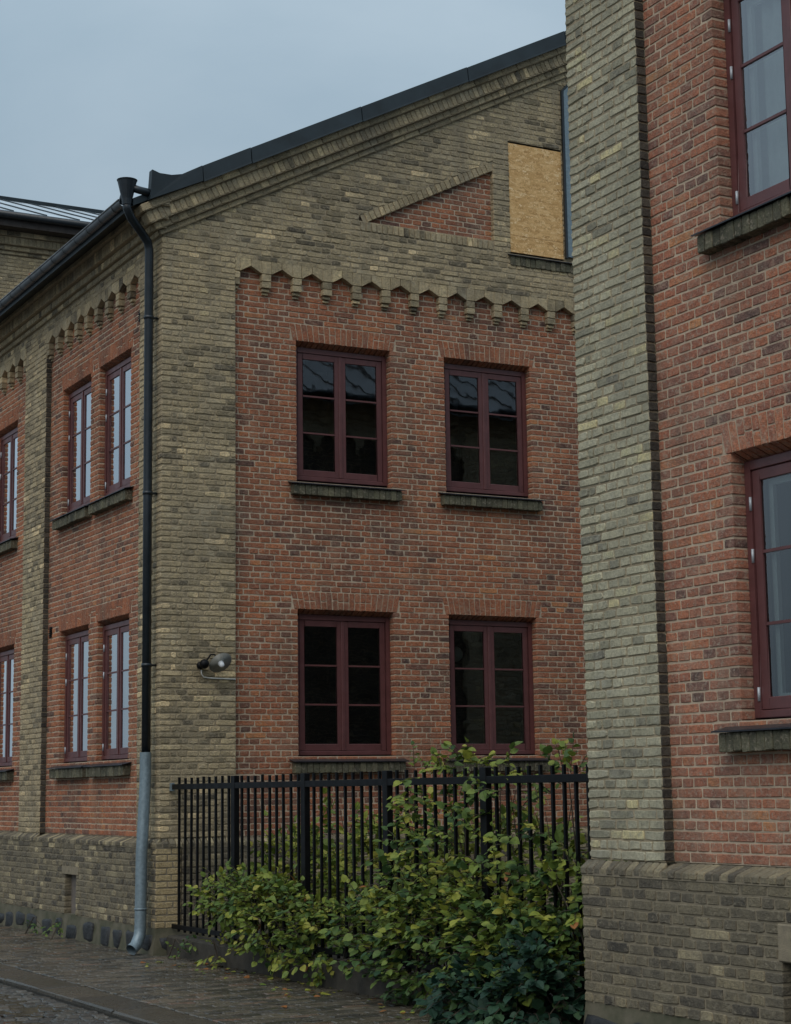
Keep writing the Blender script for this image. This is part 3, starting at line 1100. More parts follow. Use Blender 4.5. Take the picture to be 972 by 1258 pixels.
    for (a, b, z0, z1) in ops:
        lintel(vs, WF, a, b, z1)
    # raking cornice
    T = WF.tilted(0, 8.145, ANG)
    cornice(cn, T, 0.0, 9.2)
    kerneled(core, T, 0.0, 9.2)
    # ---------------- street wall
    L1 = 10.4
    bays = ((.75, 4.5), (5.48, 9.35))
    win = [(1.27, 2.44), (2.79, 3.96), (6.12, 7.28), (7.63, 8.80)]
    lops = [(a, b, z, t) for a, b in win for z, t in ((LOWZ, LOWT), (UPZ, UPT))]
    for r, v0 in rows(8.2):
        v1 = v0 + PITCH_V
        if v1 <= FR_TOP + .03:
            lo = (.258 if r % 2 else .124) + .011
            segs = [(lo, bays[0][0], 0.0, 0, None, .11)]
            segs.append((bays[0][0], bays[0][1], -REC, 1, None, None))
            segs.append((bays[0][1], bays[1][0], 0.0, 0, .11, .11))
            segs.append((bays[1][0], bays[1][1], -REC, 1, None, None))
            segs.append((bays[1][1], L1, 0.0, 0, .11, None))
            segs = cut_openings(segs, lops, v0, v1, core, WL)
        else:
            segs = [(.008, L1, 0.0, 0, None, None)]
        for s in segs:
            course(ps, core, WL, r, v0, s[0], s[1], s[2], s[3], s[4], s[5], see=s[0] < 6.6, seed=2)
    for (a, b, z0, z1) in lops:
        lintel(vs, WL, a, b, z1)
    frieze(fz, WL, .75 + .21, 9, bays[0][0], bays[0][1])
    frieze(fz, WL, 5.48 + .28, 9, bays[1][0], bays[1][1])
    T = Wall((0, 0, 8.145), (0, 1, 0), (-1, 0, 0))
    cornice(cn, T, 0.004, L1)
    kerneled(core, T, 0.004, L1)
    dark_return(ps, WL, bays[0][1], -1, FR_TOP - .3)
    # ---------------- plinth
    plinth(bld, ps, core, WL, -.056, L1, 'plinth', holes=((2.75, 3.2, .12, .60),), pil=((-.1, .75), (4.5, 5.48), (9.35, L1)), endL=None)
    plinth(bld, ps, core, WF, -.06, U1, 'plinth', pil=((-.1, .935),), special=.30, see=False)
    fz.emit(); cn.emit(); vs.emit(); ed.emit()
    # bodies behind the brick skin
    wb = MB()
    wb.box(.30, 14.4, 10.3, 10.6, -.3, 8.6)
    wb.box(8.0, 14.4, -.004, .3, -.3, 8.6)
    wb.prism([(8.0, -.004, 8.6), (14.4, -.004, 8.6), (7.2, -.004, 12.1), (8.0, -.004, 12.0)], (0, .3, 0))
    wb.box(14.1, 14.4, .3, 10.3, -.3, 8.6)
    wb.build('rear_wall', M['mortar_yellow'], bld)
    core.build('mortar', [M['mortar_yellow'], M['mortar_red'], M['mortar_plinth'], M['mortar_red'], M['mortar_plinth']], bld)
    ps.emit()
    # ---------------- windows
    names = {0: 'dark lower window left of the gable wall', 1: 'dark lower window right, above the shrubs', 2: 'upper window left reflecting a roof', 3: 'upper window right reflecting a roof'}
    for i, (a, b, z0, z1) in enumerate(ops):
        w = window(bld, WF, a, b, z0 + .02, z1 - .055, names[i], hinges=False)
        sill(bld, WF, a - .09, b + .09, z0 - .045)
        if i == 1:
            g = MB()
            import bmesh
            bm = bmesh.new()
            bmesh.ops.create_uvsphere(bm, u_segments=14, v_segments=10, radius=.10)
            me = bpy.data.meshes.new('lamp_globe')
            bm.to_mesh(me); bm.free()
            me.materials.append(M['white'])
            lo = bpy.data.objects.new('lamp_globe', me)
            lo.location = WF(4.42, 3.33, -.9)
            link(lo, w)
    for (a, b, z0, z1) in lops:
        up = z0 > 4
        window(bld, WL, a, b, z0 + .02, z1 - .055, inner=True, curtain=0.9 if not up else .55, d=-REC - .082)
        sill(bld, WL, a - .10, b + .10, z0 - .045)
    flush_sills()
    flush_coping()
    # ---------------- boarded window
    o = MB()
    o.wbox(WF, osb[0] + .004, osb[1] - .004, osb[2] + .245, osb[3] - .004, -.035, -.012)
    bw = o.build('boarded_window', M['osb'], bld)
    bw['label'] = 'window boarded up with bare strand board'
    o = MB()
    o.wbox(WF, osb[0] + .004, osb[1] - .004, osb[2] + .01, osb[2] + .240, -.035, -.012)
    o.build('board', M['osb'], bw)
    o = MB()
    o.wbox(WF, osb[0] + .002, osb[1] - .002, osb[2], osb[3], -.15, -.05)
    o.build('backing', M['room'], bw)
    sill(bld, WF, osb[0] - .02, osb[1] + .55, osb[2] - .03, d=-.02)
    flush_sills()
    # sheet-metal shutter beside the boarded window
    o = MB()
    o.wbox(WF, 5.742, 6.25, 8.60, 10.92, .004, .034)
    o.hexa([WF(5.742, 10.921, .004), WF(6.25, 10.921, .004), WF(6.25, 10.921, .034), WF(5.742, 10.921, .034)], [WF(5.85, 11.03, .004), WF(6.25, 11.03, .004), WF(6.25, 11.03, .034), WF(5.85, 11.03, .034)])
    du = o.build('metal_shutter', M['galv'], bld)
    o = MB()
    o.wbox(WF, 5.706, 5.740, 8.58, 10.92, .003, .040)
    o.hexa([WF(5.706, 10.921, .003), WF(5.740, 10.921, .003), WF(5.740, 10.921, .040), WF(5.706, 10.921, .040)], [WF(5.81, 11.04, .003), WF(5.848, 11.035, .003), WF(5.848, 11.035, .040), WF(5.81, 11.04, .040)])
    o.build('shutter_edge', M['pipe'], du)
    # ---------------- roof, verge, gutter
    rf = MB()
    th = .09
    e0, rx = -.43, 7.2
    zr = lambda x: 8.70 + SLOPE * x
    for sgn in (1, -1):
        X = (lambda x: x) if sgn == 1 else (lambda x: 14.4 - x)
        rf.hexa([(X(e0), -.18, zr(e0) - th), (X(rx), -.18, zr(rx) - th), (X(rx), 10.7, zr(rx) - th), (X(e0), 10.7, zr(e0) - th)],
                [(X(e0), -.18, zr(e0)), (X(rx), -.18, zr(rx)), (X(rx), 10.7, zr(rx)), (X(e0), 10.7, zr(e0))])
    roof = rf.build('roof', M['roof'], bld)
    for i in range(19):
        y = .1 + i * .56
        s = MB()
        s.hexa([(e0, y, zr(e0) + .002), (rx, y, zr(rx) + .002), (rx, y + .02, zr(rx) + .002), (e0, y + .02, zr(e0) + .002)],
               [(e0, y, zr(e0) + .032), (rx, y, zr(rx) + .032), (rx, y + .02, zr(rx) + .032), (e0, y + .02, zr(e0) + .032)])
        s.build('roof_seam', M['roof'], roof)
    # verge flashing in lengths, with a kicked-up end over the corner
    bz = lambda x: 8.575 + SLOPE * x
    tz = lambda x: 8.775 + SLOPE * x
    xs = [.42, 1.05, 2.56, 4.12, 5.66, 7.2]
    for x0, x1 in zip(xs, xs[1:]):
        v = MB()
        g = .006
        v.prism([(x0 + g, -.255, bz(x0)), (x1 - g, -.255, bz(x1)), (x1 - g, -.225, tz(x1)), (x0 + g, -.225, tz(x0))], (0, .30, 0))
        v.prism([(x0 + g, -.268, bz(x0) - .012), (x1 - g, -.268, bz(x1) - .012), (x1 - g, -.262, bz(x1) + .012), (x0 + g, -.262, bz(x0) + .012)], (0, .02, 0))
        v.build('verge_flashing', M['roof'], roof)
    v = MB()
    v.prism([(-.25, -.255, 8.47), (.42 - .004, -.255, bz(.42)), (.42 - .004, -.228, tz(.42)), (.16, -.228, 8.845), (.03, -.228, 8.815), (-.12, -.228, 8.815), (-.215, -.228, 8.845)], (0, .10, 0))
    v.build('verge_flashing', M['roof'], roof)
    # soffit
    s = MB()
    s.hexa([(-.40, -.16, 8.43), (-.14, -.16, 8.528), (-.14, 10.6, 8.528), (-.40, 10.6, 8.43)], [(-.40, -.16, 8.46), (-.14, -.16, 8.56), (-.14, 10.6, 8.56), (-.40, 10.6, 8.46)])
    s.build('soffit', M['timber'], bld)
    # half-round gutter
    gx, gz, gr = -.455, 8.515, .072
    gt = MB()
    for a0 in range(9):
        for (ra, rb) in ((gr, gr),):
            t0, t1 = math.pi + math.pi * a0 / 9, math.pi + math.pi * (a0 + 1) / 9
            p0, p1 = (gx + gr * math.cos(t0), gz + gr * math.sin(t0)), (gx + gr * math.cos(t1), gz + gr * math.sin(t1))
            gt.poly([(p0[0], .06, p0[1]), (p1[0], .06, p1[1]), (p1[0], 10.6, p1[1]), (p0[0], 10.6, p0[1])])
    gt.tube([(gx - gr, .06, gz), (gx - gr, 10.6, gz)], .011, 8)
    gut = gt.build('gutter', M['gutter'], bld, smooth=True)
    for i in range(22):
        y = .30 + i * .47
        b = MB()
        pts = [(gx + (gr + .006) * math.cos(math.pi + math.pi * k / 9), y, gz + (gr + .006) * math.sin(math.pi + math.pi * k / 9)) for k in range(10)]
        for p, q in zip(pts, pts[1:]):
            b.poly([p, q, (q[0], y + .022, q[2]), (p[0], y + .022, p[2])])
        b.build('gutter_bracket', M['pipe'], gut)
    # downpipe with hopper, galvanised foot
    dp = MB()
    px, py = -.115, .13
    dp.tube([(-.49, -.13, 8.44), (-.485, -.125, 8.36), (-.42, -.08, 8.27), (-.25, .04, 8.155), (-.14, .115, 8.07), (px, py, 7.97), (px, py, 5.0), (px, py, 2.02)], .052, 14)
    dpo = dp.build('downpipe', M['pipe'], bld, smooth=True)
    h = MB()
    h.tube([(-.49, -.13, 8.40), (-.49, -.13, 8.47), (-.49, -.13, 8.68), (-.49, -.13, 8.70), (-.49, -.13, 8.695), (-.49, -.13, 8.6)], [.055, .064, .112, .122, .106, .085], 18)
    h.build('hopper_head', M['pipe'], dpo, smooth=False)
    h = MB()
    h.tube([(-.455, .12, 8.515), (-.47, .02, 8.56), (-.485, -.06, 8.60)], .05, 10)
    h.tube([(-.20, -.20, 8.56), (-.36, -.18, 8.585), (-.47, -.14, 8.62)], .045, 10)
    h.build('gutter_outlet', M['pipe'], dpo, smooth=True)
    for z in (7.15, 5.05, 3.05):
        c = MB()
        c.tube([(px, py, z - .02), (px, py, z + .02)], .060, 14)
        c.wbox(WL, py - .015, py + .015, z - .012, z + .012, .0, .1)
        c.build('pipe_bracket', M['pipe'], dpo, smooth=True)
    lp = MB()
    lp.tube([(px - .005, py, 2.06), (px - .005, py, 1.75), (-.165, .075, 1.2), (-.185, .06, .95), (-.195, .06, .12), (-.205, .055, .03), (-.26, .02, -.07), (-.33, -.02, -.115)], .066, 16, caps=False)
    lp.build('downpipe_foot', M['galv'], dpo, smooth=True)
    c = MB()
    c.tube([(-.193, .06, .31), (-.193, .06, .33)], .073, 14)
    c.tube([(-.193, .06, .32), (-.13, .20, .32)], .012, 8)
    c.build('pipe_bracket', M['galv'], dpo, smooth=True)
    # little wall vents and the cellar hatch
    for (u, z) in ((.93, 7.33), (4.37, 3.72), (5.60, 6.73)):
        w = MB()
        for k in range(5):
            w.hexa([WL(u - .05, z + k * .026, -REC + .004), WL(u + .05, z + k * .026, -REC + .004), WL(u + .05, z + k * .026 + .014, -REC + .004), WL(u - .05, z + k * .026 + .014, -REC + .004)],
                   [WL(u - .05, z + k * .026 - .006, -REC + .022), WL(u + .05, z + k * .026 - .006, -REC + .022), WL(u + .05, z + k * .026 + .004, -REC + .022), WL(u - .05, z + k * .026 + .004, -REC + .022)])
        w.wbox(WL, u - .055, u + .055, z - .012, z + .135, -REC - .01, -REC + .006)
        w.build('wall_vent', M['iron'], bld)
    w = MB()
    w.wbox(WL, 2.72, 3.24, .03, .66, -.08, -.03)
    w.build('cellar_hatch', M['board'], bld)
    w = MB()
    w.wbox(WL, 2.66, 3.30, .60, .70, -.02, .066)
    w.build('hatch_lintel', M['mortar_plinth'], bld)
    return bld


# ================================================================== front building (right edge of the picture)
def front_building():
    bld = empty('brick_building', 'nearest brick building cut off by the right picture edge, grey-yellow corner pier and red wall', 'building', loc=(0, 0, 0))
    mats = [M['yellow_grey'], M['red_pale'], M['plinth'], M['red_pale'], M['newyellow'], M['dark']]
    ps = Pieces('brick', mats, bld, 300)
    core = MB()
    fz = Pieces('frieze_brick', mats, bld, 0, 'frieze')
    cn = Pieces('cornice_brick', mats, bld, 0, 'cornice')
    vs = Pieces('lintel_brick', mats, bld, 300, 'lintel')
    Y0 = -8.61
    WR = Wall((0, Y0, 0), (0, -1, 0), (-1, 0, 0))
    WN = Wall((0, Y0, 0), (1, 0, 0), (0, 1, 0))
    WR.worn = .72
    U1 = 4.8
    ops = [(1.665, 2.965, LOWZ, LOWT), (1.665, 2.965, UPZ, UPT)]
    rake0 = 8.22
    for r, v0 in rows(10.6):
        v1 = v0 + PITCH_V
        if v1 <= FR_TOP + .03:
            cs = .124 if r % 2 else .258
            dr = .258 if r % 2 else .124
            ps.add(WR, q4(0.0, cs, v0 + .0065, v1 - .0065), 0.0, -dr, 0, tone(0), jit=.004, ch=.010)
            core.poly([WR(.004, v0, -.007), WR(.89, v0, -.007), WR(.89, v1, -.007), WR(.004, v1, -.007)], 0)
            core.poly([WR(.007, v0, -.004), WR(.007, v1, -.004), WR(.007, v1, -.27), WR(.007, v0, -.27)], 0)
            segs = [(cs + .011, .89, 0.0, 0, None, .11), (.89, U1, -REC, 1, None, None)]
            segs = cut_openings(segs, ops, v0, v1, core, WR)
        else:
            lo = max(0.0, (v0 - rake0) / SLOPE), max(0.0, (v1 - rake0) / SLOPE)
            segs = [(lo, U1, 0.0, 0, .25 if lo[1] <= 0 else None, None)]
        for s in segs:
            um = min(s[0]) if isinstance(s[0], tuple) else s[0]
            if um < U1:
                course(ps, core, WR, r, v0, s[0], s[1], s[2], s[3], s[4], s[5], see=True, seed=4)
    for (a, b, z0, z1) in ops:
        lintel(vs, WR, a, b, z1)
    frieze(fz, WR, 1.146, 8, .89, U1)
    T = WR.tilted(0, 8.145, ANG)
    cornice(cn, T, 0.0, 5.4)
    kerneled(core, T, 0.0, 5.4)
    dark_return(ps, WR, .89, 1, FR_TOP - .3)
    # yard side: eaves, corbel table and pilasters, seen in the windows opposite
    N1 = 11.0
    bays = ((.75, 4.5), (5.48, 9.35))
    for r, v0 in rows(8.2):
        v1 = v0 + PITCH_V
        if v1 <= FR_TOP + .03:
            lo = .262
            segs = [(lo, bays[0][0], 0.0, 0, None, .11), (bays[0][0], bays[0][1], -REC, 5, None, None), (bays[0][1], bays[1][0], 0.0, 0, .11, .11),  # bays coloured dark to darken the reflections in the windows opposite
                    (bays[1][0], bays[1][1], -REC, 5, None, None), (bays[1][1], N1, 0.0, 0, .11, None)]
        else:
            segs = [(.008, N1, 0.0, 0, None, None)]
        for s in segs:
            course(ps, core, WN, r, v0, s[0], s[1], s[2], s[3], s[4], s[5], see=False, seed=5)
    frieze(fz, WN, .75 + .21, 9, bays[0][0], bays[0][1])
    frieze(fz, WN, 5.48 + .28, 9, bays[1][0], bays[1][1])
    T = Wall((0, Y0, 8.145), (1, 0, 0), (0, 1, 0))
    cornice(cn, T, 0.004, N1)
    kerneled(core, T, 0.004, N1)
    plinth(bld, ps, core, WR, -.025, U1, 'plinth', holes=((2.12, 2.7, .1, .53),), pil=((-.1, .89),))
    fz.emit(); cn.emit(); vs.emit()
    wb = MB()
    wb.box(.30, .36, Y0 - 14.0, Y0 - U1, -.3, 8.6)
    wb.box(-.002, .3, Y0 - 14.0, Y0 - U1, -.3, 8.6)
    wb.prism([(-.002, Y0 - U1, 8.5), (-.002, Y0 - 14.0, 8.5), (-.002, Y0 - 7.2, 11.95), (-.002, Y0 - U1, 10.7)], (.3, 0, 0))
    wb.box(.28, N1, Y0 - .32, Y0 - .09, -.3, ZP + 49 * PITCH_V)
    wb.box(.28, N1, Y0 - .32, Y0 - .10, ZP + 49 * PITCH_V, 8.3)
    wb.build('rear_wall', M['mortar_yellow'], bld)
    core.build('mortar', [M['mortar_yellow'], M['mortar_red'], M['mortar_plinth'], M['mortar_red'], M['mortar_plinth'], M['mortar_plinth']], bld)
    ps.emit()
    for i, (a, b, z0, z1) in enumerate(ops):
        window(bld, WR, a, b, z0 + .02, z1 - .055, ('lower window with dark room behind', 'upper window with white curtain behind')[i], inner=True, curtain=(0, 1.0)[i], room='room_brown')
        sill(bld, WR, a - .13, b + .13, z0 - .045)
    flush_sills()
    flush_coping()
    rf = MB()
    th = .09
    e0, rx = -.43, 7.2
    zr = lambda x: 8.70 + SLOPE * x
    for sgn in (1, -1):
        X = (lambda x: Y0 - x) if sgn == 1 else (lambda x: Y0 - 14.4 + x)
        rf.hexa([(-.18, X(e0), zr(e0) - th), (-.18, X(rx), zr(rx) - th), (14, X(rx), zr(rx) - th), (14, X(e0), zr(e0) - th)],
                [(-.18, X(e0), zr(e0)), (-.18, X(rx), zr(rx)), (14, X(rx), zr(rx)), (14, X(e0), zr(e0))])
    roof = rf.build('roof', M['roof_grey'], bld)
    for i in range(20):
        x = .2 + i * .60
        s = MB()
        s.hexa([(x, Y0 - e0, zr(e0) + .002), (x + .03, Y0 - e0, zr(e0) + .002), (x + .03, Y0 - rx, zr(rx) + .002), (x, Y0 - rx, zr(rx) + .002)],
               [(x, Y0 - e0, zr(e0) + .042), (x + .03, Y0 - e0, zr(e0) + .042), (x + .03, Y0 - rx, zr(rx) + .042), (x, Y0 - rx, zr(rx) + .042)])
        s.build('roof_seam', M['roof'], roof)
    gt = MB()
    gt.tube([(-.2, Y0 + .455, 8.50), (13, Y0 + .455, 8.50)], .07, 10)
    gt.build('gutter', M['pipe'], bld, smooth=True)
    v = MB()
    bz = lambda x: 8.575 + SLOPE * x
    tz = lambda x: 8.775 + SLOPE * x
    v.prism([(-.255, Y0 + .25, 8.47), (-.255, Y0 - 7.2, bz(7.2)), (-.225, Y0 - 7.2, tz(7.2)), (-.225, Y0 + .22, 8.66)], (.3, 0, 0))
    v.build('verge_flashing', M['roof'], roof)
    w = MB()
    w.wbox(WR, 2.05, 2.75, .0, .60, -.30, -.10)
    w.build('cellar_hatch', M['room'], bld)
    w = MB()
    w.wbox(WR, 2.09, 2.73, .53, .76, -.02, .066)
    w.build('hatch_lintel', M['mortar_plinth'], bld, bevel=.01)
    return bld


# ================================================================== taller wing far behind
def rear_wing():
    bld = empty('brick_building', 'taller yellow brick wing with pale metal roof at far left, above the eaves', 'building')
    mats = [M['yellow'], M['red'], M['plinth'], M['red'], M['newyellow'], M['dark']]
    ps = Pieces('brick', mats, bld, 300)
    cn = Pieces('cornice_brick', mats, bld, 300, 'cornice')
    core = MB()
    YC = 12.0
    W = Wall((0, YC, 0), (1, 0, 0), (0, -1, 0))
    for r, v0 in rows(11.38, 9.6):
        vc = v0 + PITCH_V / 2
        segs = [(0.0, 5.5, 0, 0, .1, None)]
        if 11.02 < vc < 11.10:
            segs = subtract(segs, 1.95, 2.25)
            segs.append((1.95, 2.25, .004, 1, None, None))
        for s in segs:
            course(ps, core, W, r, v0, s[0], s[1], s[2], s[3], s[4], s[5], see=s[0] < 4, seed=8)
    T = Wall((0, YC, 11.37), (1, 0, 0), (0, -1, 0))
    cornice(cn, T, 0.004, 5.5)
    kerneled(core, T, 0.004, 5.5)
    core.build('mortar', [M['mortar_yellow'], M['mortar_red'], M['mortar_plinth'], M['mortar_red'], M['mortar_plinth']], bld)
    ps.emit(); cn.emit()
    wb = MB()
    wb.box(.02, 10, YC + .012, YC + .3, -.3, 9.6)
    wb.box(.02, 10, YC + .012, YC + .3, 9.6, 11.76)
    wb.box(.0, .3, YC + .3, YC + 9, -.3, 11.76)
    wb.build('rear_wall', M['mortar_yellow'], bld)
    rf = MB()
    e0 = -.50
    zr = lambda t: 12.03 + .376 * (t + .5)
    rf.hexa([(-.4, YC + e0, zr(e0) - .07), (10, YC + e0, zr(e0) - .07), (10, YC + 5, zr(5) - .07), (-.4, YC + 5, zr(5) - .07)],
            [(-.4, YC + e0, zr(e0)), (10, YC + e0, zr(e0)), (10, YC + 5, zr(5)), (-.4, YC + 5, zr(5))])
    roof = rf.build('roof', M['roof_pale'], bld)
    for i in range(12):
        x = .25 + i * .62
        s = MB()
        s.hexa([(x, YC + e0, zr(e0) + .002), (x + .022, YC + e0, zr(e0) + .002), (x + .022, YC + 5, zr(5) + .002), (x, YC + 5, zr(5) + .002)],
               [(x, YC + e0, zr(e0) + .026), (x + .022, YC + e0, zr(e0) + .026), (x + .022, YC + 5, zr(5) + .026), (x, YC + 5, zr(5) + .026)])
        s.build('roof_seam', M['roof'], roof)
    rc = MB()
    rc.box(-.4, 10, YC + 4.95, YC + 5.15, zr(5) - .03, zr(5) + .07)
    rc.build('ridge_cap', M['roof'], roof)
    gt = MB()
    gt.tube([(-.4, YC - .52, 11.955), (10, YC - .52, 11.955)], .07, 10)
    gt.build('gutter', M['pipe'], bld, smooth=True)
    s = MB()
    s.box(-.3, 10, YC - .46, YC, 11.765, 11.93)
    s.build('soffit', M['timber'], bld)
    return bld


back = back_building()
front = front_building()
rear = rear_wing()

# ================================================================== ground
GZ = -0.18


def structure(o):
    o['kind'] = 'structure'
    return o


g = MB()
g.poly([(-400, -400, GZ - .16), (400, -400, GZ - .16), (400, 400, GZ - .16), (-400, 400, GZ - .16)])
structure(g.build('ground', M['asphalt']))
g = MB()
g.box(-1.78, .06, -40, 40, GZ - .15, GZ - .012)
pav = structure(g.build('pavement', M['joint']))
g = MB()
g.box(.06, 14, -8.5, -.1, GZ - .15, GZ + .02)
structure(g.build('yard', M['soil']))
g = MB()
g.box(-9.0, -2.24, -40, 40, GZ - .15, GZ - .048)
road = structure(g.build('road', M['joint']))
g = MB()
g.box(-2.232, -1.788, -40, 40, GZ - .15, GZ - .03)
kerb = structure(g.build('kerb', M['joint']))

WG = Wall((0, 0, GZ), (1, 0, 0), (0, 0, 1))
WG.Z = Vector((0, 1, 0))
WG.flip = False
pv = Pieces('paver', [M['paver']], pav, 300, 'paving')
y = -11.0
r = 0
while y < 9.0:
    wy = random.uniform(.098, .108)
    x = -1.775 - (0.0 if r % 2 else .125)
    while x < -.10:
        l = .25 * random.uniform(.97, 1.03)
        a, b = max(x, -1.775), min(x + l, .05 if y < -.2 and y > -8.5 else -.13)
        if b - a > .05:
            h = random.uniform(-.004, .004)
            pv.add(WG, q4(a + .004, b - .004, y + .004, y + wy - .004), h, -.05, 0, random.random(), jit=.003, ch=.007, tilt=.004)
        x += l
    y += wy
    r += 1
pv.emit()
st = Pieces('sett', [M['sett']], road, 300, 'setts')
WS = Wall((0, 0, GZ - .035), (1, 0, 0), (0, 0, 1))
WS.Z = Vector((0, 1, 0))
WS.flip = False
y = -10.0
r = 0
while y < 4.0:
    wy = random.uniform(.10, .12)
    x = -2.25
    x -= random.uniform(0, .06)
    while x > -5.2:
        l = random.uniform(.10, .15)
        st.add(WS, q4(x - l + .006, x - .006, y + .006, y + wy - .006), random.uniform(-.006, .006), -.05, 0, random.random(), jit=.005, ch=.012, tilt=.003)
        x -= l
    y += wy
st.emit()
kb = Pieces('kerb_stone', [M['kerb']], kerb, 300, 'kerb_run')
y = -14.0
while y < 20:
    l = random.uniform(.85, 1.25)
    kb.add(WG, q4(-2.225, -1.80, y + .006, y + l - .006), random.uniform(-.004, .006), -.14, 0, random.random(), jit=.004, ch=.014)
    y += l
kb.emit()

mt, nt, bs = mat('puddle_water')
bs.inputs['Base Color'].default_value = (0.035, 0.028, 0.02, 1)
bs.inputs['Roughness'].default_value = 0.04
M['water'] = mt
for (cx_, cy_, rx_, ry_) in ((-2.75, -3.4, .28, 1.3), (-3.2, -5.2, .35, .7)):
    pu = MB()
    pu.poly([(cx_ + rx_ * math.cos(t) * (1 + .22 * math.sin(3 * t + cx_) + .12 * math.sin(5 * t)), cy_ + ry_ * math.sin(t) * (1 + .2 * math.sin(2 * t + 1) + .1 * math.sin(7 * t)), GZ - .034) for t in [k * math.pi / 24 for k in range(48)]])
    structure(pu.build('puddle', M['water']))

# ================================================================== fence
FX = .15
fence = empty('iron_fence', 'black iron picket fence between the two brick buildings', 'fence', loc=(0, 0, 0))
posts = [-1.82, -3.54, -5.24, -6.93]
ends = [-.06, -8.55]
FT = 1.765
for y in posts:
    p = MB()
    p.box(FX - .03, FX + .03, y - .048, y + .048, -.15, FT + .002)
    p.build('post', M['iron'], fence, bevel=.004)
allp = [ends[0]] + posts + [ends[1]]
for a, b in zip(allp, allp[1:]):
    rr = MB()
    rr.box(FX - .026, FX - .006, b + .01, a - .01, 1.635, 1.695)
    rr.build('rail', M['iron'], fence, bevel=.003)
    rr = MB()
    rr.box(FX - .026, FX - .006, b + .01, a - .01, .10, .15)
    rr.build('rail', M['iron'], fence, bevel=.003)
    n = 9
    lo, hi = (a - .15 if a == ends[0] else a), b
    step = (lo - hi) / (n + (0 if a == ends[0] else 1))
    for k in range(n):
        yy = lo - step * (k + (0.0 if a == ends[0] else 1))
        pk = MB()
        tx, ty, tt = random.uniform(-.006, .006), random.uniform(-.007, .007), FT + random.uniform(-.006, .006)
        pk.hexa([(FX - .004, yy - .0125, .07), (FX + .020, yy - .0125, .07), (FX + .020, yy + .0125, .07), (FX - .004, yy + .0125, .07)],
                [(FX - .004 + tx, yy - .0125 + ty, tt), (FX + .020 + tx, yy - .0125 + ty, tt), (FX + .020 + tx, yy + .0125 + ty, tt), (FX - .004 + tx, yy + .0125 + ty, tt)])
        pk.build('picket', M['iron'], fence)
bk = MB()
bk.box(FX - .03, FX + .01, -.058, -.004, 1.62, 1.71)
bk.build('wall_bracket', M['galv'], fence)
kerbwall = MB()
kerbwall.box(FX - .10, FX + .16, -8.5, -.10, GZ - .1, .03)
kw = kerbwall.build('stone_kerb', M['soil'], None, bevel=.02)
kw['label'] = 'low dark stone kerb under the iron fence'
kw['category'] = 'kerb'

# ================================================================== wall lamp
lamp = empty('wall_lamp', 'small wall lamp with tilted grey shade on the yellow corner pier', 'lamp')
WF = Wall((0, 0, 0), (1, 0, 0), (0, -1, 0))
b = MB()
b.tube([WF(.49, 3.05, .002), WF(.49, 3.05, .04)], .045, 14)
b.tube([WF(.49, 3.05, .03), WF(.49, 3.055, .10)], .018, 10)
b.build('bracket', M['iron'], lamp, smooth=True)
import bmesh
bm = bmesh.new()
bmesh.ops.create_uvsphere(bm, u_segments=16, v_segments=10, radius=.056)
me = bpy.data.meshes.new('socket')
bm.to_mesh(me); bm.free()
me.polygons.foreach_set('use_smooth', [True] * len(me.polygons))
me.materials.append(M['iron'])
o = bpy.data.objects.new('socket', me)
o.location = WF(.495, 3.06, .12)
link(o, lamp)
b = MB()
ax = Vector((.12, -.70, -.62)).normalized()
c0 = WF(.68, 3.09, .13)
b.tube([WF(.51, 3.08, .12), WF(.575, 3.17, .12), WF(.62, 3.17, .12), c0 - ax * .05], .010, 8)
b.build('arm', M['iron'], lamp, smooth=True)
b = MB()
b.tube([c0 - ax * .05, c0 - ax * .03, c0 + ax * .0, c0 + ax * .022, c0 + ax * .018, c0 - ax * .004, c0 - ax * .03], [.026, .05, .105, .142, .138, .10, .042], 28, caps=False)
b.build('shade', M['enamel'], lamp, smooth=True)
b = MB()
b.tube([c0 - ax * .03, c0 + ax * .0, c0 + ax * .04, c0 + ax * .08, c0 + ax * .095], [.018, .025, .036, .027, .006], 12)
b.build('bulb', M['bulb'], lamp, smooth=True)
b = MB()
b.tube([WF(.50, 3.00, .012), WF(.505, 2.95, .012), WF(.53, 2.915, .012), WF(.60, 2.905, .012), WF(.93, 2.895, .012)], .009, 8)
b.build('cable', M['cable'], lamp, smooth=True)

# ================================================================== shrubs
LEAF_OUT = np.array([(0, 0), (.26, .10), (.42, .34), (.36, .62), (.16, .86), (0, 1.0), (-.16, .86), (-.36, .62), (-.42, .34), (-.26, .10)])
LEAF_NAR = np.array([(0, 0), (.14, .12), (.25, .36), (.23, .62), (.11, .86), (0, 1.0), (-.11, .86), (-.23, .62), (-.25, .36), (-.14, .12)])


def leaf_verts(p, tip, nrm, size, shape, fold, curl):
    t = tip / np.linalg.norm(tip)
    s = np.cross(t, nrm)
    s /= (np.linalg.norm(s) + 1e-9)
    n = np.cross(s, t)
    V = []
    for (a, b) in shape:
        V.append(p + size * (s * a + t * b + n * (fold * abs(a) - curl * b * b)))
    V.append(p + size * (t * .45 - n * curl * .2))
    return V


LEAF_F = [(10, i, (i + 1) % 10) for i in range(10)]


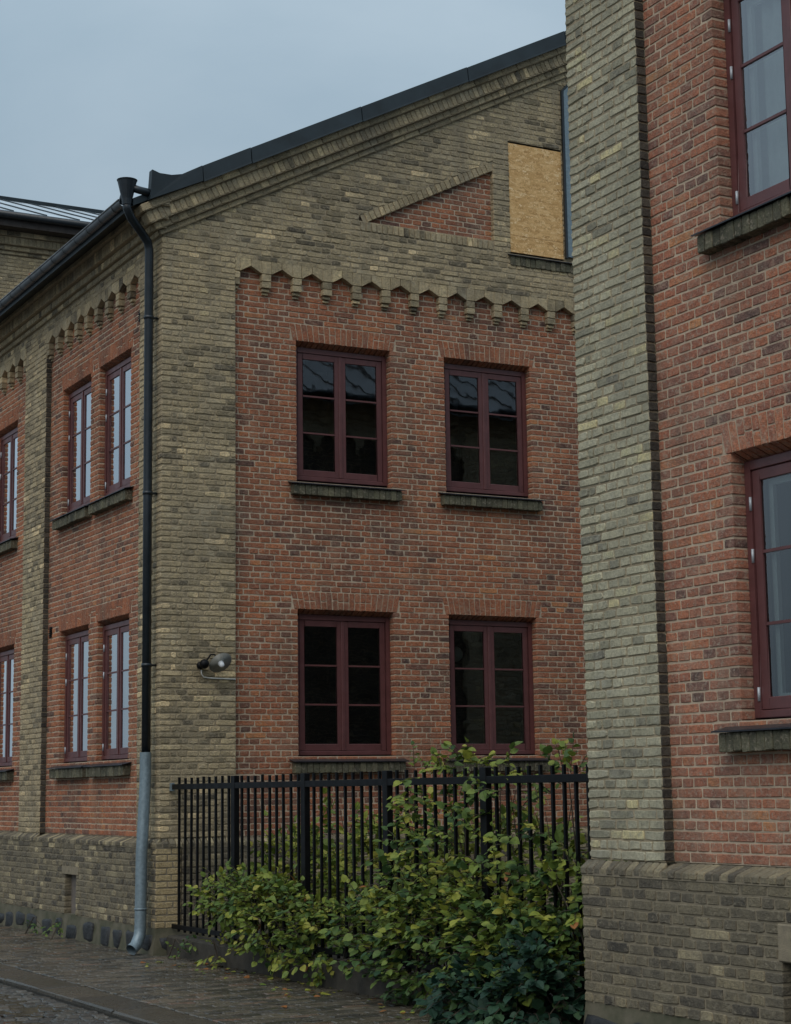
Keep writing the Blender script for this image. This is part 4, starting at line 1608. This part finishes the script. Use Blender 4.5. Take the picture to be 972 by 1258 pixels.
def shrub(name, label, blobs, mats, base, density, size, shape, seed, group=None, tone_rng=(0, 1), nbig=150, n_cane=16, low_tone=None, out=(-.75, -.35, .55)):
    """blobs: (centre, radii, sprigs). leaves grow along short twigs spread through the blobs"""
    rs = np.random.default_rng(seed)
    root = empty(name, label, 'shrub', group, loc=base)
    stems = MB()
    leaves = []
    outv = np.array(out)
    B = np.array(base)
    for (c, rad, cnt) in blobs:
        c, rad = np.array(c), np.array(rad)
        for _ in range(int(cnt * density)):
            dv = rs.normal(size=3)
            dv /= np.linalg.norm(dv)
            rr = rs.uniform(.35, 1.0) ** .5
            if rs.random() < .10:
                rr *= rs.uniform(1.0, 1.35)
            p = c + dv * rad * rr
            if p[2] < GZ + .05:
                p[2] = GZ + .05 + rs.uniform(0, .15)
            d = dv * .6 + outv * .35 + rs.normal(size=3) * .35
            d[2] += .15
            d /= np.linalg.norm(d)
            ln = rs.uniform(.10, .24)
            q = p + d * ln
            q[2] -= .03
            stems.tube([p, (p + q) / 2 + np.array((0, 0, .02)), q], [.004, .003, .002], 4, caps=False)
            k = rs.integers(4, 8)
            base_tone = rs.uniform(*tone_rng)
            side = np.cross(d, (0, 0, 1))
            side /= (np.linalg.norm(side) + 1e-9)
            for i in range(k):
                f = (i + .6) / k
                pos = p + (q - p) * f
                sg = 1 if i % 2 else -1
                tip = d * .55 + side * sg * .75 + np.array((0, 0, -.28)) + rs.normal(size=3) * .28
                if i == k - 1:
                    tip = d + np.array((0, 0, -.3)) + rs.normal(size=3) * .2
                nrm = np.array((0, 0, 1.0)) * .75 + outv * .45 + rs.normal(size=3) * .35
                s = size * rs.uniform(.5, 1.3)
                tn = base_tone + rs.normal() * .12
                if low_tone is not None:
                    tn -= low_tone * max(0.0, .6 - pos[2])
                leaves.append((leaf_verts(pos, tip, nrm, s, shape, rs.uniform(.05, .35), rs.uniform(0, .28)), min(.97, max(0, tn)) if rs.random() > .004 else 1.0, s))
    for i in range(n_cane):
        c, rad, cnt = blobs[rs.integers(len(blobs))]
        e = np.array(c) + rs.normal(size=3) * np.array(rad) * .5
        b0 = np.array((B[0] + rs.uniform(-.15, .15), e[1] + rs.uniform(-.5, .5), GZ))
        mid = (b0 + e) / 2 + np.array((rs.uniform(-.05, .05), rs.uniform(-.1, .1), .18))
        stems.tube([b0, mid, e], [.010, .007, .003], 5, caps=False)
    stems.v = [tuple(np.array(v) - B) for v in stems.v]
    stems.build('stems', M['stem'], root)['kind'] = 'stuff'
    # leaves that show largest become objects
    def area(L):
        pp = [project(L[0][i]) for i in (0, 2, 5, 8)]
        if any(p is None or not (0 < p[0] < IW and 0 < p[1] < IH) for p in pp):
            return 0
        return abs(sum(a[0] * b[1] - b[0] * a[1] for a, b in zip(pp, pp[1:] + pp[:1])))
    front_ = sorted(leaves, key=lambda L: -(area(L) * (1.0 if L[0][0][0] < -.05 else .15)))
    big, rest = front_[:nbig], front_[nbig:]
    mt = mats

    def attr(me, vals):
        a = me.attributes.new('bc', 'FLOAT_COLOR', 'POINT')
        a.data.foreach_set('color', vals)
    for vs_, tn, s in big:
        c = np.mean(vs_, axis=0)
        me = bpy.data.meshes.new('leaf')
        me.from_pydata([tuple(v - c) for v in vs_], [], LEAF_F)
        me.materials.append(mt)
        attr(me, [tn, .5, .5, 1] * 11)
        o = bpy.data.objects.new('leaf', me)
        o.location = c - B
        link(o, root)
    if rest:
        V = np.concatenate([np.array(L[0]) for L in rest]) - B
        Fc = [(a + 11 * i, b + 11 * i, c + 11 * i) for i in range(len(rest)) for a, b, c in LEAF_F]
        me = bpy.data.meshes.new('foliage')
        me.from_pydata(V.tolist(), [], Fc)
        me.materials.append(mt)
        attr(me, [x for L in rest for x in (L[1], .5, .5, 1.0) * 11])
        o = link(bpy.data.objects.new('foliage', me), root)
        o['kind'] = 'stuff'
    return root


GRP = 'shrubs along the iron fence'
shrub('leafy_shrub', 'low yellow-green shrub spilling through the left half of the fence', [
    ((.03, -2.0, .52), (.20, .8, .18), 80), ((-.02, -3.2, .38), (.26, .95, .36), 190), ((.03, -4.1, .25), (.24, .55, .32), 80), ((.0, -2.7, .60), (.20, .7, .16), 70)],
    M['leaf'], (.2, -3.0, GZ), 1.15, .068, LEAF_OUT, 11, GRP, (.38, .92), 150)
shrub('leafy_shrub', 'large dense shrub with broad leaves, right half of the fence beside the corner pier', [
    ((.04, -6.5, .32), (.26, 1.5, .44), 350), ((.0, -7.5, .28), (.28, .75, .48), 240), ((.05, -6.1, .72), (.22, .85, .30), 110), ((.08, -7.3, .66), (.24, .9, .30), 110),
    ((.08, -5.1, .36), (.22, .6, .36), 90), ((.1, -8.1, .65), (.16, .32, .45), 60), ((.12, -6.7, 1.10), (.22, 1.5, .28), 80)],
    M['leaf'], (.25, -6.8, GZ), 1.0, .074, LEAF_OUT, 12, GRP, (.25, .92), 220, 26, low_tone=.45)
shrub('leafy_shrub', 'dark blue-green broad-leaved shrub low at the corner pier of the near building', [
    ((-.16, -8.0, .12), (.26, .42, .36), 110), ((-.18, -7.4, .0), (.26, .5, .22), 70)],
    M['leaf_dark'], (-.02, -7.8, GZ), 1.8, .082, LEAF_OUT, 13, GRP, (.1, .8), 100, 10)
shrub('leafy_shrub', 'tall thin shoots with yellow leaves rising above the fence top', [
    ((.25, -5.85, 1.45), (.22, .40, .42), 36), ((.3, -6.9, 1.55), (.2, .45, .30), 26), ((.35, -6.25, 1.75), (.12, .30, .12), 12), ((.35, -7.75, 1.6), (.15, .15, .32), 12)],
    M['leaf'], (.35, -6.3, GZ), 1.2, .078, LEAF_OUT, 14, GRP, (.45, .95), 80, 16)
shrub('leafy_shrub', 'loose pale shrub behind the pickets, in front of the red wall', [
    ((.7, -2.2, .60), (.4, .9, .55), 240), ((.7, -4.2, .65), (.4, 1.2, .65), 320), ((.65, -6.6, .75), (.4, 1.5, .6), 280), ((.7, -3.0, 1.1), (.3, .4, .35), 40), ((.8, -4.7, 1.3), (.3, .35, .35), 36)],
    M['leaf'], (.8, -4.0, GZ), 1.0, .080, LEAF_OUT, 15, GRP, (.62, .97), 60, 30)
shrub('weed', 'small pale green weed at the foot of the fence', [((.0, -1.75, -.02), (.10, .12, .10), 9)], M['leaf'], (.0, -1.75, GZ), 1.0, .075, LEAF_NAR, 16, 'weeds by the wall', (.6, .9), 12, 2)
for i, (x, y, n, lab) in enumerate(((-.22, 3.6, 5, 'low weed at the wall base left of the cellar hatch'), (-.22, 2.9, 5, 'low weed at the wall base under the cellar hatch'),
                                    (-.25, 6.2, 7, 'weed at the wall base by the left picture edge'), (-.03, -.8, 6, 'low weed under the left end of the fence'))):
    shrub('weed', lab, [((x, y, GZ + .05), (.08, .16, .05), n)], M['leaf'], (x, y, GZ), 1.0, .06, LEAF_NAR, 20 + i, 'weeds by the wall', (.1, .6), 10, 1)
for o in COL.objects:
    if o.name.startswith('weed') and 'category' in o:
        o['category'] = 'weed'

# fallen leaves on the pavement
rs = np.random.default_rng(5)
V, Fc, C = [], [], []
for i in range(110):
    y_ = rs.uniform(-8.4, -1.0)
    x_ = -abs(rs.normal() * .30) - .02
    an = rs.uniform(0, 6.28)
    vs_ = leaf_verts(np.array((x_, y_, GZ + .012)), np.array((math.cos(an), math.sin(an), rs.uniform(-.05, .12))), np.array((rs.normal() * .2, rs.normal() * .2, 1)), rs.uniform(.035, .075), LEAF_OUT, .15, .1)
    n = len(V)
    V += [tuple(v) for v in vs_]
    Fc += [(a + n, b + n, c + n) for a, b, c in LEAF_F]
    C += [float(rs.choice([.6, .9, .97, 1.0])), .5, .5, 1.0] * 11
me = bpy.data.meshes.new('fallen_leaves')
me.from_pydata(V, [], Fc)
me.materials.append(M['leaf'])
me.attributes.new('bc', 'FLOAT_COLOR', 'POINT').data.foreach_set('color', C)
fl = link(bpy.data.objects.new('fallen_leaves', me))
fl['kind'] = 'stuff'
fl['label'] = 'yellow and brown fallen leaves on the wet pavement by the shrubs'
fl['category'] = 'leaf litter'
